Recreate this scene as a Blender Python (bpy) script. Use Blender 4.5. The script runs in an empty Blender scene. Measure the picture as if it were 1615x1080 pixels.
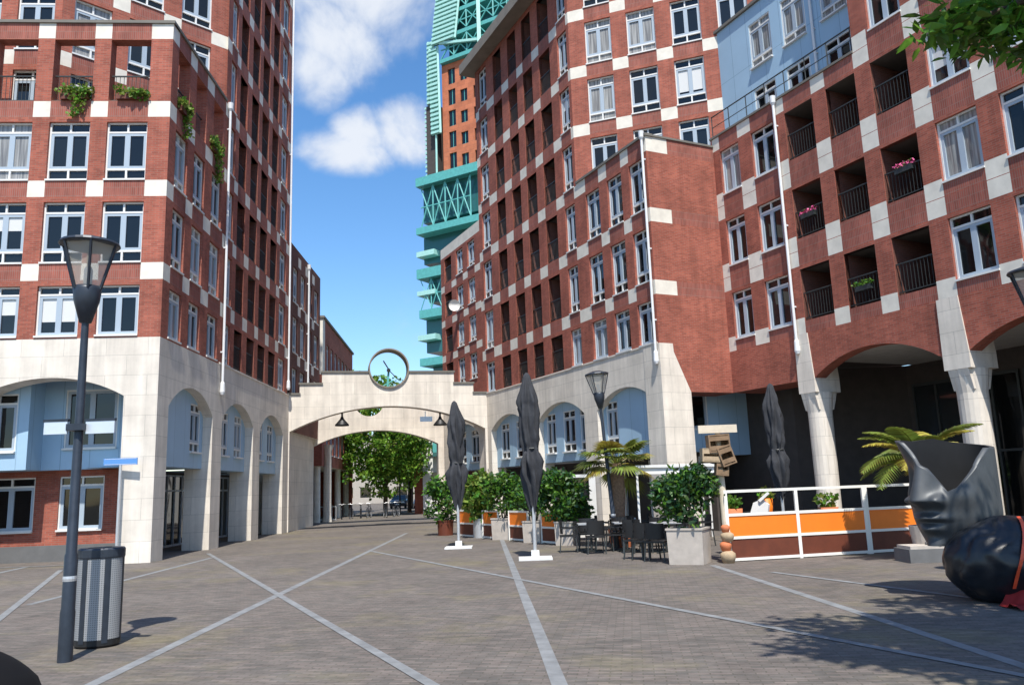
import bpy, math, random
from mathutils import Vector, Matrix, noise as mn
R = math.radians
random.seed(7)
S = bpy.context.scene
col = S.collection

# ------------------------------------------------------------ camera
cam_d = bpy.data.cameras.new('camera'); cam = bpy.data.objects.new('camera', cam_d); col.objects.link(cam)
EYE, PITCH, ROLL, FOC = 1.8, R(10.23), R(-2.03), 1265.0
fw = Vector((0, math.cos(PITCH), math.sin(PITCH))); up = Vector((0, -math.sin(PITCH), math.cos(PITCH))); rt = Vector((1, 0, 0))
rt2 = rt*math.cos(ROLL)+up*math.sin(ROLL); up2 = -rt*math.sin(ROLL)+up*math.cos(ROLL)
m = Matrix((rt2, up2, -fw)).transposed().to_4x4(); m.translation = (0, 0, EYE); cam.matrix_world = m
cam_d.sensor_width = 36; cam_d.lens = FOC/1615*36; cam_d.clip_end = 3000; cam_d.clip_start = .05
S.camera = cam
# ------------------------------------------------------------ sun, sky, exposure
SUN_EL, SUN_AZ = R(59), R(173.8)          # azimuth clockwise from +Y (straight ahead)
sd = bpy.data.lights.new('sun', 'SUN'); sun = bpy.data.objects.new('sun', sd); col.objects.link(sun)
sd.energy = 5.0; sd.angle = R(.5); sd.color = (1, .95, .87)
to_sun = Vector((math.sin(SUN_AZ)*math.cos(SUN_EL), math.cos(SUN_AZ)*math.cos(SUN_EL), math.sin(SUN_EL)))
sun.rotation_euler = to_sun.to_track_quat('Z', 'Y').to_euler()
w = bpy.data.worlds.new('World'); S.world = w; w.use_nodes = True
nt = w.node_tree; nt.nodes.clear()
def N(t, typ, **kw):
    n = t.nodes.new(typ)
    for k, v in kw.items():
        if hasattr(n, k): setattr(n, k, v)
        else: n.inputs[k.replace('_', ' ')].default_value = v
    return n
def MATH(t, op, a, b=None, clamp=False):
    n = t.nodes.new('ShaderNodeMath'); n.operation = op; n.use_clamp = clamp
    for i, x in enumerate((a, b)):
        if x is None: continue
        if hasattr(x, 'node'): t.links.new(x, n.inputs[i])
        else: n.inputs[i].default_value = x
    return n.outputs[0]
out = N(nt, 'ShaderNodeOutputWorld'); bg = N(nt, 'ShaderNodeBackground', Strength=.11)
sky = N(nt, 'ShaderNodeTexSky', sky_type='NISHITA', sun_disc=False, sun_elevation=SUN_EL, sun_rotation=SUN_AZ,
        altitude=0, air_density=1.0, dust_density=.35, ozone_density=2.6)
tc = N(nt, 'ShaderNodeTexCoord')
# fair-weather cumulus: noise shaped by two soft lobes of cloud standing in the north, plus scattered ones elsewhere
n1 = N(nt, 'ShaderNodeTexNoise', Scale=9.0, Detail=9.0, Roughness=.56, Distortion=.25)
n2 = N(nt, 'ShaderNodeTexNoise', Scale=2.2, Detail=5.0, Roughness=.5)
nt.links.new(tc.outputs['Generated'], n1.inputs['Vector']); nt.links.new(tc.outputs['Generated'], n2.inputs['Vector'])
def lobe(az, el, ra, re):
    c = Vector((math.sin(R(az))*math.cos(R(el)), math.cos(R(az))*math.cos(R(el)), math.sin(R(el))))
    h = Vector((math.cos(R(az)), -math.sin(R(az)), 0)); v = h.cross(c); v = v if v.z > 0 else -v
    def dot(vec, s):
        a = N(nt, 'ShaderNodeVectorMath', operation='SUBTRACT'); nt.links.new(tc.outputs['Generated'], a.inputs[0]); a.inputs[1].default_value = c
        d = N(nt, 'ShaderNodeVectorMath', operation='DOT_PRODUCT'); nt.links.new(a.outputs[0], d.inputs[0]); d.inputs[1].default_value = vec
        return MATH(nt, 'POWER', MATH(nt, 'MULTIPLY', MATH(nt, 'ABSOLUTE', d.outputs['Value']), 1/s), 2)
    q = MATH(nt, 'ADD', dot(h, R(ra)), dot(v, R(re)))
    q = MATH(nt, 'ADD', q, dot(c, .6))
    return MATH(nt, 'SUBTRACT', 1.0, q)
mk = None
for L in ((-14.5, 35.5, 6.3, 4.6), (-12.6, 31.0, 3.3, 3.0), (-9.6, 36.5, 3.4, 3.2), (-12.0, 23.6, 3.7, 1.5), (-10.9, 24.6, 2.2, 1.7), (-7.6, 24.9, 2.6, 2.0), (-9.2, 33.4, 3.2, 3.2), (-11.5, 34.5, 4.0, 3.5), (-14.2, 28.5, 2.2, 2.4)):
    q = lobe(*L); mk = q if mk is None else MATH(nt, 'MAXIMUM', mk, q)
mk = MATH(nt, 'MAXIMUM', mk, -1.2)
far = MATH(nt, 'MULTIPLY', MATH(nt, 'SUBTRACT', n2.outputs['Fac'], .60), 3.0)
dens = MATH(nt, 'ADD', MATH(nt, 'MULTIPLY', mk, .55), MATH(nt, 'MULTIPLY', MATH(nt, 'SUBTRACT', n1.outputs['Fac'], .5), 2.6))
# elsewhere (behind the viewer) let the broad noise make its own clouds
sepv = N(nt, 'ShaderNodeSeparateXYZ'); nt.links.new(tc.outputs['Generated'], sepv.inputs[0])
behind = MATH(nt, 'LESS_THAN', sepv.outputs['Y'], .2)
dens = MATH(nt, 'MAXIMUM', dens, MATH(nt, 'SUBTRACT', far, MATH(nt, 'MULTIPLY', MATH(nt, 'SUBTRACT', 1.0, behind), 3.0)))
mr = N(nt, 'ShaderNodeMapRange', interpolation_type='SMOOTHSTEP'); mr.inputs[1].default_value = -.32; mr.inputs[2].default_value = .62
nt.links.new(dens, mr.inputs[0])
cr = N(nt, 'ShaderNodeMixRGB'); cr.inputs[1].default_value = (4.2, 4.9, 6.1, 1); cr.inputs[2].default_value = (6.1, 6.4, 6.9, 1)
nt.links.new(mr.outputs[0], cr.inputs[0])
mx = N(nt, 'ShaderNodeMixRGB'); nt.links.new(MATH(nt, 'MULTIPLY', mr.outputs[0], .93), mx.inputs[0])
hs = N(nt, 'ShaderNodeHueSaturation', Saturation=1.22, Value=1.5); nt.links.new(sky.outputs[0], hs.inputs['Color'])
nt.links.new(hs.outputs[0], mx.inputs[1]); nt.links.new(cr.outputs[0], mx.inputs[2])
nt.links.new(mx.outputs[0], bg.inputs['Color']); nt.links.new(bg.outputs[0], out.inputs[0])
S.view_settings.view_transform = 'Standard'; S.view_settings.look = 'None'; S.view_settings.exposure = 0.38; S.view_settings.gamma = 1
S.render.engine = 'CYCLES'

# ------------------------------------------------------------ materials
def mat(name, color, rough=.7, metal=0, spec=.5, noise=0, nscale=3.0, bump=0, coat=0, trans=None):
    M = bpy.data.materials.new(name); M.use_nodes = True; t = M.node_tree; b = t.nodes['Principled BSDF']
    b.inputs['Base Color'].default_value = (*color, 1); b.inputs['Roughness'].default_value = rough
    b.inputs['Metallic'].default_value = metal; b.inputs['Specular IOR Level'].default_value = spec
    if coat: b.inputs['Coat Weight'].default_value = coat; b.inputs['Coat Roughness'].default_value = .03
    if noise:
        c = N(t, 'ShaderNodeTexCoord'); n = N(t, 'ShaderNodeTexNoise', Scale=nscale, Detail=6.0, Roughness=.6)
        t.links.new(c.outputs['Object'], n.inputs['Vector'])
        r = N(t, 'ShaderNodeMapRange'); r.inputs[1].default_value = .25; r.inputs[2].default_value = .75
        r.inputs[3].default_value = 1-noise; r.inputs[4].default_value = 1+noise; t.links.new(n.outputs['Fac'], r.inputs[0])
        h = N(t, 'ShaderNodeHueSaturation', Color=(*color, 1)); t.links.new(r.outputs[0], h.inputs['Value'])
        t.links.new(h.outputs[0], b.inputs['Base Color'])
        if bump:
            bp = N(t, 'ShaderNodeBump', Strength=bump, Distance=.02); t.links.new(n.outputs['Fac'], bp.inputs['Height']); t.links.new(bp.outputs[0], b.inputs['Normal'])
    return M
def brick_mat(name, c1, c2, mortar, bw=.21, bh=.0625, ms=.007, rough=.85, patch=.22, offs=.5, bias=0, coords='UV', rot=0, bump=.15, pscale=.7, streak=0, moss=None):
    M = bpy.data.materials.new(name); M.use_nodes = True; t = M.node_tree; b = t.nodes['Principled BSDF']
    b.inputs['Roughness'].default_value = rough; b.inputs['Specular IOR Level'].default_value = .3
    c = N(t, 'ShaderNodeTexCoord'); mp = N(t, 'ShaderNodeMapping'); mp.inputs['Rotation'].default_value = (0, 0, rot)
    t.links.new(c.outputs[coords], mp.inputs['Vector'])
    br = N(t, 'ShaderNodeTexBrick', offset=offs, Color1=(*c1, 1), Color2=(*c2, 1), Mortar=(*mortar, 1), Scale=1.0, Mortar_Size=ms, Mortar_Smooth=.2, Bias=bias, Brick_Width=bw, Row_Height=bh)
    t.links.new(mp.outputs[0], br.inputs['Vector'])
    n = N(t, 'ShaderNodeTexNoise', Scale=pscale, Detail=8.0, Roughness=.65); t.links.new(mp.outputs[0], n.inputs['Vector'])
    r = N(t, 'ShaderNodeMapRange'); r.inputs[1].default_value = .28; r.inputs[2].default_value = .72; r.inputs[3].default_value = 1-patch; r.inputs[4].default_value = 1+patch
    t.links.new(n.outputs['Fac'], r.inputs[0]); val = r.outputs[0]
    if streak:                       # rain streaks: noise stretched along the height of the wall
        m2 = N(t, 'ShaderNodeMapping'); m2.inputs['Scale'].default_value = (3.5, .22, 1); t.links.new(c.outputs[coords], m2.inputs['Vector'])
        k = N(t, 'ShaderNodeTexNoise', Scale=1.0, Detail=5.0, Roughness=.6); t.links.new(m2.outputs[0], k.inputs['Vector'])
        r2 = N(t, 'ShaderNodeMapRange'); r2.inputs[1].default_value = .3; r2.inputs[2].default_value = .7; r2.inputs[3].default_value = 1-streak; r2.inputs[4].default_value = 1+streak*.6
        t.links.new(k.outputs['Fac'], r2.inputs[0]); val = MATH(t, 'MULTIPLY', val, r2.outputs[0])
    h = N(t, 'ShaderNodeHueSaturation'); t.links.new(br.outputs['Color'], h.inputs['Color']); t.links.new(val, h.inputs['Value'])
    o = h.outputs[0]
    if moss:
        k = N(t, 'ShaderNodeTexNoise', Scale=.33, Detail=7.0, Roughness=.7); t.links.new(c.outputs[coords], k.inputs['Vector'])
        r3 = N(t, 'ShaderNodeMapRange'); r3.inputs[1].default_value = .52; r3.inputs[2].default_value = .74; r3.inputs[3].default_value = 0; r3.inputs[4].default_value = .7
        t.links.new(k.outputs['Fac'], r3.inputs[0]); mm = N(t, 'ShaderNodeMixRGB'); mm.inputs[2].default_value = (*moss, 1)
        t.links.new(r3.outputs[0], mm.inputs[0]); t.links.new(o, mm.inputs[1]); o = mm.outputs[0]
    if moss:
        m4 = N(t, 'ShaderNodeMapping'); m4.inputs['Scale'].default_value = (4.76, 14.3, 1); t.links.new(mp.outputs[0], m4.inputs['Vector'])
        wn = N(t, 'ShaderNodeTexNoise', Scale=.55, Detail=4.0, Roughness=.8); t.links.new(m4.outputs[0], wn.inputs['Vector'])
        rr = N(t, 'ShaderNodeMapRange'); rr.inputs[1].default_value = .3; rr.inputs[2].default_value = .7; rr.inputs[3].default_value = .66; rr.inputs[4].default_value = 1.34; t.links.new(wn.outputs['Fac'], rr.inputs[0])
        hh = N(t, 'ShaderNodeHueSaturation'); t.links.new(o, hh.inputs['Color']); t.links.new(rr.outputs[0], hh.inputs['Value'])
        sp = N(t, 'ShaderNodeTexVoronoi', Scale=2.3); t.links.new(c.outputs[coords], sp.inputs['Vector'])
        sr = N(t, 'ShaderNodeMapRange'); sr.inputs[1].default_value = .035; sr.inputs[2].default_value = .06; sr.inputs[3].default_value = .55; sr.inputs[4].default_value = 0; t.links.new(sp.outputs['Distance'], sr.inputs[0])
        gm = N(t, 'ShaderNodeMixRGB'); gm.inputs[2].default_value = (.045, .043, .04, 1); t.links.new(sr.outputs[0], gm.inputs[0]); t.links.new(hh.outputs[0], gm.inputs[1]); o = gm.outputs[0]
    t.links.new(o, b.inputs['Base Color'])
    if bump:
        bp = N(t, 'ShaderNodeBump', Strength=bump, Distance=.01); t.links.new(br.outputs['Fac'], bp.inputs['Height']); bp.invert = True; t.links.new(bp.outputs[0], b.inputs['Normal'])
    return M
def curtain_mat(name, base, dark):
    M = bpy.data.materials.new(name); M.use_nodes = True; t = M.node_tree; b = t.nodes['Principled BSDF']
    c = N(t, 'ShaderNodeTexCoord'); mp = N(t, 'ShaderNodeMapping'); mp.inputs['Scale'].default_value = (14, 0, .6); t.links.new(c.outputs['Object'], mp.inputs['Vector'])
    oi = N(t, 'ShaderNodeObjectInfo'); cm = N(t, 'ShaderNodeCombineXYZ'); t.links.new(MATH(t, 'MULTIPLY', oi.outputs['Random'], 50.0), cm.inputs[0]); t.links.new(cm.outputs[0], mp.inputs['Location'])
    n = N(t, 'ShaderNodeTexNoise', Scale=1.0, Detail=3.0); t.links.new(mp.outputs[0], n.inputs['Vector'])
    r = N(t, 'ShaderNodeValToRGB'); r.color_ramp.elements[0].position = .35; r.color_ramp.elements[1].position = .7
    r.color_ramp.elements[0].color = (*dark, 1); r.color_ramp.elements[1].color = (*base, 1)
    t.links.new(n.outputs['Fac'], r.inputs[0]); t.links.new(r.outputs[0], b.inputs['Base Color'])
    b.inputs['Roughness'].default_value = .8; b.inputs['Coat Weight'].default_value = 1; b.inputs['Coat Roughness'].default_value = .02
    return M
def glass_mat(name, c, var=.5):
    M = bpy.data.materials.new(name); M.use_nodes = True; t = M.node_tree; b = t.nodes['Principled BSDF']
    oi = N(t, 'ShaderNodeObjectInfo'); h = N(t, 'ShaderNodeHueSaturation', Color=(*c, 1))
    t.links.new(MATH(t, 'ADD', MATH(t, 'MULTIPLY', oi.outputs['Random'], 1.6), .3), h.inputs['Value']); t.links.new(h.outputs[0], b.inputs['Base Color'])
    b.inputs['Roughness'].default_value = .03; b.inputs['Specular IOR Level'].default_value = .55
    tcn = N(t, 'ShaderNodeTexCoord'); n = N(t, 'ShaderNodeTexNoise', Scale=1.3, Detail=1.0); t.links.new(tcn.outputs['Object'], n.inputs['Vector'])
    bp = N(t, 'ShaderNodeBump', Strength=.08, Distance=.05); t.links.new(n.outputs['Fac'], bp.inputs['Height']); t.links.new(bp.outputs[0], b.inputs['Normal'])
    return M
def leaf_mat(name, c, tr=.35):
    M = bpy.data.materials.new(name); M.use_nodes = True; t = M.node_tree; b = t.nodes['Principled BSDF']; o = t.nodes['Material Output']
    g = N(t, 'ShaderNodeNewGeometry'); h = N(t, 'ShaderNodeHueSaturation', Color=(*c, 1))
    t.links.new(MATH(t, 'ADD', MATH(t, 'MULTIPLY', g.outputs['Random Per Island'], .9), .55), h.inputs['Value'])
    t.links.new(MATH(t, 'ADD', MATH(t, 'MULTIPLY', g.outputs['Random Per Island'], .05), .475), h.inputs['Hue'])
    t.links.new(h.outputs[0], b.inputs['Base Color']); b.inputs['Roughness'].default_value = .45; b.inputs['Specular IOR Level'].default_value = .4
    tl = N(t, 'ShaderNodeBsdfTranslucent'); t.links.new(h.outputs[0], tl.inputs['Color'])
    mx = N(t, 'ShaderNodeMixShader', Fac=tr); t.links.new(b.outputs[0], mx.inputs[1]); t.links.new(tl.outputs[0], mx.inputs[2]); t.links.new(mx.outputs[0], o.inputs['Surface'])
    return M
M = {}
M['brick'] = brick_mat('red_brick', (.39, .106, .067), (.265, .068, .045), (.27, .155, .12), streak=.18, patch=.28)
M['brick_belt'] = brick_mat('soldier_course_brick', (.335, .10, .072), (.25, .074, .054), (.27, .17, .14), bw=.0625, bh=.27, ms=.007, offs=0, streak=.18, patch=.28)
M['brick_brown_shade'] = brick_mat('brown_and_shaded_brick', (.17, .058, .042), (.125, .045, .034), (.14, .09, .07))  # brown street front; on loggia sides its dark tone stands for shade
M['brick_far'] = brick_mat('orange_cladding', (.52, .17, .085), (.44, .14, .07), (.34, .13, .08), bw=1.2, bh=.6, ms=.02)
M['stone'] = brick_mat('pale_stone', (.72, .66, .575), (.67, .61, .53), (.42, .39, .34), bw=1.25, bh=.62, ms=.006, patch=.14, rough=.78, bump=.05, pscale=1.0, streak=.17)
M['block'] = mat('cast_stone_block', (.71, .67, .585), .8, noise=.14, nscale=2.5)
M['pave'] = brick_mat('clay_pavers', (.165, .138, .123), (.110, .101, .092), (.10, .09, .075), bw=.21, bh=.07, ms=.008, patch=.2, coords='Object', rot=R(8), rough=.9, bump=.25, pscale=.45, moss=(.19, .165, .085))
M['strip'] = mat('grey_stone_strip', (.19, .197, .20), .85, noise=.34, nscale=3.5)
M['white'] = mat('white_paint', (.70, .70, .68), .45, noise=.05)
M['sash'] = mat('blue_grey_paint', (.36, .43, .50), .45)
M['blue'] = brick_mat('light_blue_panel', (.36, .52, .66), (.34, .50, .64), (.22, .34, .45), bw=.9, bh=6.0, ms=.012, offs=0, patch=.06, rough=.5, bump=.05)
M['glass'] = glass_mat('window_glass', (.006, .0075, .008))
M['glassb'] = glass_mat('shop_glass', (.012, .014, .015))
M['curtain'] = curtain_mat('net_curtain', (.40, .40, .38), (.12, .12, .12))
M['blind'] = mat('white_blind', (.62, .62, .6), .7, coat=1)
M['metal_dark'] = mat('dark_blue_grey_metal', (.028, .036, .05), .42, .2, noise=.25, nscale=8)
M['black'] = mat('black_paint', (.012, .012, .013), .5)
M['matte'] = mat('matte_black', (.008, .008, .009), .7, spec=.12)
M['rail'] = mat('dark_railing_metal', (.03, .035, .035), .5)
M['pipe'] = mat('pale_zinc_pipe', (.72, .73, .74), .5, noise=.06)
M['roof'] = mat('grey_roof_edge', (.16, .15, .13), .8, noise=.1)
M['cornice'] = mat('weathered_cornice', (.24, .21, .17), .8, noise=.2, nscale=1.5)
M['plaster'] = mat('shade_toned_plaster', (.10, .09, .08), .9, noise=.1)  # loggia floors and ceilings, colour darkened to paint in the recess shade
M['soffit'] = mat('grey_concrete_soffit', (.50, .49, .46), .9, noise=.12)  # colour lightened to stand in for light bounced up from the paving
M['plinth'] = mat('dark_plinth', (.13, .13, .13), .85, noise=.15)
M['plasterpale'] = mat('pale_plaster', (.42, .38, .33), .9, noise=.1)
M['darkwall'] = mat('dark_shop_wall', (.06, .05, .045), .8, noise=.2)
M['teal'] = mat('teal_painted_steel', (.095, .38, .36), .5, noise=.16)
M['tealpale'] = mat('pale_teal_fin', (.36, .64, .58), .5, noise=.1)
M['tealdark'] = mat('dark_teal_glass', (.03, .12, .12), .15)
M['concrete'] = mat('planter_concrete', (.46, .41, .36), .9, noise=.16, nscale=4, bump=.2)
M['soil'] = mat('soil', (.05, .035, .025), 1)
M['orange'] = mat('orange_panel', (.85, .20, .012), .5, noise=.06)
M['maroon'] = mat('dark_red_brown_board', (.13, .032, .014), .6, noise=.2, nscale=4)
M['fence'] = mat('cream_steel_tube', (.80, .78, .72), .4)
M['canvas'] = mat('dark_grey_canvas', (.030, .032, .038), .85, noise=.3, nscale=6, bump=.4)
M['steel'] = mat('galvanised_steel', (.55, .56, .57), .4, .5, noise=.1)
M['canmetal'] = None
M['wood'] = mat('weathered_wood', (.40, .30, .19), .85, noise=.25, nscale=7, bump=.3)
M['wooddark'] = mat('brown_wood', (.22, .14, .08), .85, noise=.3, nscale=7)
M['woodpale'] = mat('pale_bleached_wood', (.60, .52, .40), .85, noise=.15, nscale=5)
M['terracotta'] = mat('terracotta', (.55, .17, .07), .8, noise=.15)
M['bronze'] = mat('dark_bronze', (.075, .081, .086), .5, .4, noise=.22, nscale=3.0, bump=.12)
M['bronze_shaded'] = mat('shaded_hollow_bronze', (.012, .013, .015), .85, .3, noise=.3, nscale=3)  # darker copy of the bronze, with the hollow's shade put into the colour
M['plastic'] = mat('black_plastic_sheet', (.010, .012, .016), .36, noise=.2, nscale=3)
M['red'] = mat('red_cloth', (.26, .010, .010), .7, noise=.3, nscale=5)
M['strap'] = mat('orange_red_strap', (.75, .09, .03), .5)
M['bark'] = mat('bark', (.085, .065, .05), .95, noise=.35, nscale=9, bump=.6)
M['shag'] = mat('shaggy_palm_fibre', (.20, .13, .085), 1, noise=.5, nscale=16, bump=1)
M['leaf'] = leaf_mat('green_leaf', (.070, .16, .024), .4)
M['leaflit'] = leaf_mat('fresh_green_leaf', (.13, .27, .03), .5)
M['leafdark'] = leaf_mat('dark_glossy_leaf', (.026, .075, .024), .2)
M['leafsun'] = leaf_mat('sunlit_yellow_green_leaf', (.22, .36, .045), .5)
M['bamboo'] = leaf_mat('bamboo_leaf', (.20, .26, .05), .4)
M['palm'] = leaf_mat('palm_leaf', (.16, .20, .035), .3)
M['palmdry'] = leaf_mat('yellow_palm_leaf', (.33, .27, .05), .3)
M['flower'] = mat('pink_flower', (.75, .12, .32), .6)
M['silver'] = mat('silver_car_paint', (.5, .52, .55), .3, .5, coat=1)
M['darkcar'] = mat('dark_car_paint', (.03, .035, .04), .3, .3, coat=1)
M['rubber'] = mat('rubber', (.015, .015, .015), .8)
M['signblue'] = mat('blue_enamel', (.10, .27, .60), .4)
M['signface'] = mat('brushed_sign_plate', (.62, .68, .74), .35, .3, noise=.06)
M['lampglass'] = mat('lamp_glass', (.62, .58, .50), .1, spec=.6)
lg = M['lampglass'].node_tree.nodes['Principled BSDF']; lg.inputs['Alpha'].default_value = .42
M['whitewall'] = mat('white_render', (.72, .72, .70), .8, noise=.05)
def perforated():
    m_ = mat('perforated_grey_steel', (.40, .41, .42), .5, .3); t = m_.node_tree; b = t.nodes['Principled BSDF']
    c = N(t, 'ShaderNodeTexCoord'); mp = N(t, 'ShaderNodeMapping'); mp.inputs['Scale'].default_value = (38, 38, 1); t.links.new(c.outputs['UV'], mp.inputs['Vector'])
    v = N(t, 'ShaderNodeTexVoronoi', Scale=1.0, Randomness=0.0); t.links.new(mp.outputs[0], v.inputs['Vector'])
    r = N(t, 'ShaderNodeMapRange'); r.inputs[1].default_value = .28; r.inputs[2].default_value = .34; t.links.new(v.outputs['Distance'], r.inputs[0])
    x = N(t, 'ShaderNodeMixRGB'); x.inputs[1].default_value = (.2, .205, .21, 1); x.inputs[2].default_value = (.34, .345, .35, 1); t.links.new(r.outputs[0], x.inputs[0]); t.links.new(x.outputs[0], b.inputs['Base Color'])
    return m_
M['canmetal'] = perforated()

# ------------------------------------------------------------ mesh helpers
WL = {}
def root(name, loc, label, cat, group=None, kind=None):
    o = bpy.data.objects.new(name, None); col.objects.link(o); o.location = loc; o.empty_display_size = .3
    WL[o.name] = Vector(loc); tag(o, label, cat, group, kind); return o
def tag(o, label=None, cat=None, group=None, kind=None):
    if label: o['label'] = label
    if cat: o['category'] = cat
    if group: o['group'] = group
    if kind: o['kind'] = kind
    return o
class MB:
    def __init__(s): s.v = []; s.f = []; s.m = []; s.uv = {}
    def face(s, pts, m=0, uv=None):
        i = len(s.v); s.v += [tuple(p) for p in pts]; s.f.append(tuple(range(i, i+len(pts)))); s.m.append(m)
        if uv: s.uv[len(s.f)-1] = uv
    def box(s, x0, x1, y0, y1, z0, z1, m=0, T=None):
        P = [(x, y, z) for x in (x0, x1) for y in (y0, y1) for z in (z0, z1)]
        if T: P = [T(*p) for p in P]
        for q in ((0, 1, 3, 2), (4, 6, 7, 5), (0, 4, 5, 1), (2, 3, 7, 6), (0, 2, 6, 4), (1, 5, 7, 3)): s.face([P[k] for k in q], m)
    def grid(s, rows, m=0, close=False):
        i = len(s.v); n = len(rows[0]); s.v += [tuple(p) for r in rows for p in r]
        for a in range(len(rows)-1):
            for b in range(n if close else n-1):
                c = (b+1) % n
                s.f.append((i+a*n+b, i+a*n+c, i+(a+1)*n+c, i+(a+1)*n+b)); s.m.append(m)
    def lathe(s, prof, c=(0, 0, 0), n=20, m=0, sx=1, sy=1):
        s.grid([[(c[0]+r*sx*math.cos(2*math.pi*k/n), c[1]+r*sy*math.sin(2*math.pi*k/n), c[2]+z) for k in range(n)] for r, z in prof], m, True)
    def tube(s, pts, r, n=8, m=0):
        pts = [Vector(p) for p in pts]; rs = r if isinstance(r, (list, tuple)) else [r]*len(pts); rows = []
        for k, p in enumerate(pts):
            d = (pts[min(k+1, len(pts)-1)]-pts[max(k-1, 0)]).normalized(); a = Vector((0, 0, 1)) if abs(d.z) < .9 else Vector((1, 0, 0))
            x = d.cross(a).normalized(); y = d.cross(x)
            rows.append([p+(x*math.cos(2*math.pi*j/n)+y*math.sin(2*math.pi*j/n))*rs[k] for j in range(n)])
        s.grid(rows, m, True); s.face(rows[0][::-1], m); s.face(rows[-1], m)
    def bar(s, a, b, w, h=None, m=0):
        a = Vector(a); b = Vector(b); d = (b-a).normalized(); u = Vector((0, 0, 1)) if abs(d.z) < .9 else Vector((0, 1, 0))
        x = d.cross(u).normalized()*w/2; y = d.cross(x).normalized()*(h or w)/2
        A = [a+x+y, a-x+y, a-x-y, a+x-y]; B = [b+x+y, b-x+y, b-x-y, b+x-y]
        for k in range(4): s.face([A[k], A[(k+1) % 4], B[(k+1) % 4], B[k]], m)
        s.face(A[::-1], m); s.face(B, m)
    def prism(s, poly, T0, T1, m=0):   # poly of 2d points; T0 and T1 map them to the two ends
        A = [T0(*p) for p in poly]; B = [T1(*p) for p in poly]; s.face(A, m); s.face(B[::-1], m)
        for k in range(len(poly)): j = (k+1) % len(poly); s.face([A[k], B[k], B[j], A[j]], m)
    def build(s, name, mats, parent=None, smooth=False, local=False):
        me = bpy.data.meshes.new(name); off = Vector((0, 0, 0))
        p = parent
        if parent is not None and not local: off = WL.get(parent.name, Vector((0, 0, 0)))
        me.from_pydata([(v[0]-off.x, v[1]-off.y, v[2]-off.z) for v in s.v], [], s.f)
        for k in (mats if isinstance(mats, (list, tuple)) else [mats]): me.materials.append(M[k])
        me.polygons.foreach_set('material_index', s.m)
        ul = me.uv_layers.new(name='UVMap').data; me.update()
        for pl in me.polygons:
            n = pl.normal; cu = s.uv.get(pl.index)
            for q, li in enumerate(pl.loop_indices):
                vi = me.loops[li].vertex_index; v = s.v[vi]
                if cu: ul[li].uv = cu[q]
                elif abs(n.z) > .75: ul[li].uv = (v[0], v[1])
                else:
                    h = math.hypot(n.x, n.y) or 1; ul[li].uv = (-n.y/h*v[0]+n.x/h*v[1], v[2])
        if smooth: me.polygons.foreach_set('use_smooth', [True]*len(me.polygons))
        o = bpy.data.objects.new(name, me); col.objects.link(o)
        if parent is not None: o.parent = parent; WL[o.name] = off
        return o
def single(mb, name, mats, loc, label, cat, group=None, kind=None, smooth=False):
    o = mb.build(name, mats, None, smooth)
    loc = Vector(loc)
    for v in o.data.vertices: v.co -= loc
    o.location = loc; tag(o, label, cat, group, kind); return o
def kids(o): return [c for c in bpy.data.objects if c.parent == o]
def dup(o, parent=None, loc=None, rotz=None):
    c = o.copy(); col.objects.link(c)
    if parent is not None: c.parent = parent
    if loc is not None: c.location = loc
    if rotz is not None: c.rotation_euler = (0, 0, rotz)
    for k in kids(o): dup(k, c)
    return c
class Fr:   # a vertical plane: u along its azimuth, d outwards (towards the square), z up
    def __init__(s, P, az):
        s.P = Vector((P[0], P[1], 0)); s.t = Vector((math.sin(R(az)), math.cos(R(az)), 0)); n = Vector((math.cos(R(az)), -math.sin(R(az)), 0))
        s.n = n if n.dot(s.P) < 0 else -n
        x = Vector((-s.n.y, s.n.x, 0)); s.rot = math.atan2(x.y, x.x)
    def p(s, u, d, z): q = s.P+s.t*u+s.n*d; return Vector((q.x, q.y, z))
def wall(mb, fr, u0, u1, z0, z1, ops, stones=(), rev=.2, d=0, bm=0, sm=1, revm=None):
    us = sorted({u0, u1} | {x for o in list(ops)+list(stones) for x in o[:2] if u0 < x < u1}); zs = sorted({z0, z1} | {x for o in list(ops)+list(stones) for x in o[2:4] if z0 < x < z1})
    for a in range(len(us)-1):
        for b in range(len(zs)-1):
            uc = (us[a]+us[a+1])/2; zc = (zs[b]+zs[b+1])/2
            if any(o[0] < uc < o[1] and o[2] < zc < o[3] for o in ops): continue
            k = sm if any(o[0] < uc < o[1] and o[2] < zc < o[3] for o in stones) else 3 if bm == 0 and any(o[2] < zc < o[3] and o[3]-o[2] < 1 for o in stones) else bm
            mb.face([fr.p(us[a], d, zs[b]), fr.p(us[a+1], d, zs[b]), fr.p(us[a+1], d, zs[b+1]), fr.p(us[a], d, zs[b+1])], k)
    if rev:
        for o in ops:
            a, b, c, e = o[:4]; e1 = d-rev; r_ = bm if revm is None else revm
            mb.face([fr.p(a, d, c), fr.p(a, e1, c), fr.p(a, e1, e), fr.p(a, d, e)], r_); mb.face([fr.p(b, d, c), fr.p(b, d, e), fr.p(b, e1, e), fr.p(b, e1, c)], r_)
            mb.face([fr.p(a, d, c), fr.p(b, d, c), fr.p(b, e1, c), fr.p(a, e1, c)], sm); mb.face([fr.p(a, d, e), fr.p(a, e1, e), fr.p(b, e1, e), fr.p(b, d, e)], r_)
def arc_z(x, a, b, zs, zc):    # segmental arch between a and b
    h = (b-a)/2; r = zc-zs; Rr = (h*h+r*r)/(2*r); return zs+math.sqrt(max(Rr*Rr-(x-(a+b)/2)**2, 0))-(Rr-r)
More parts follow.
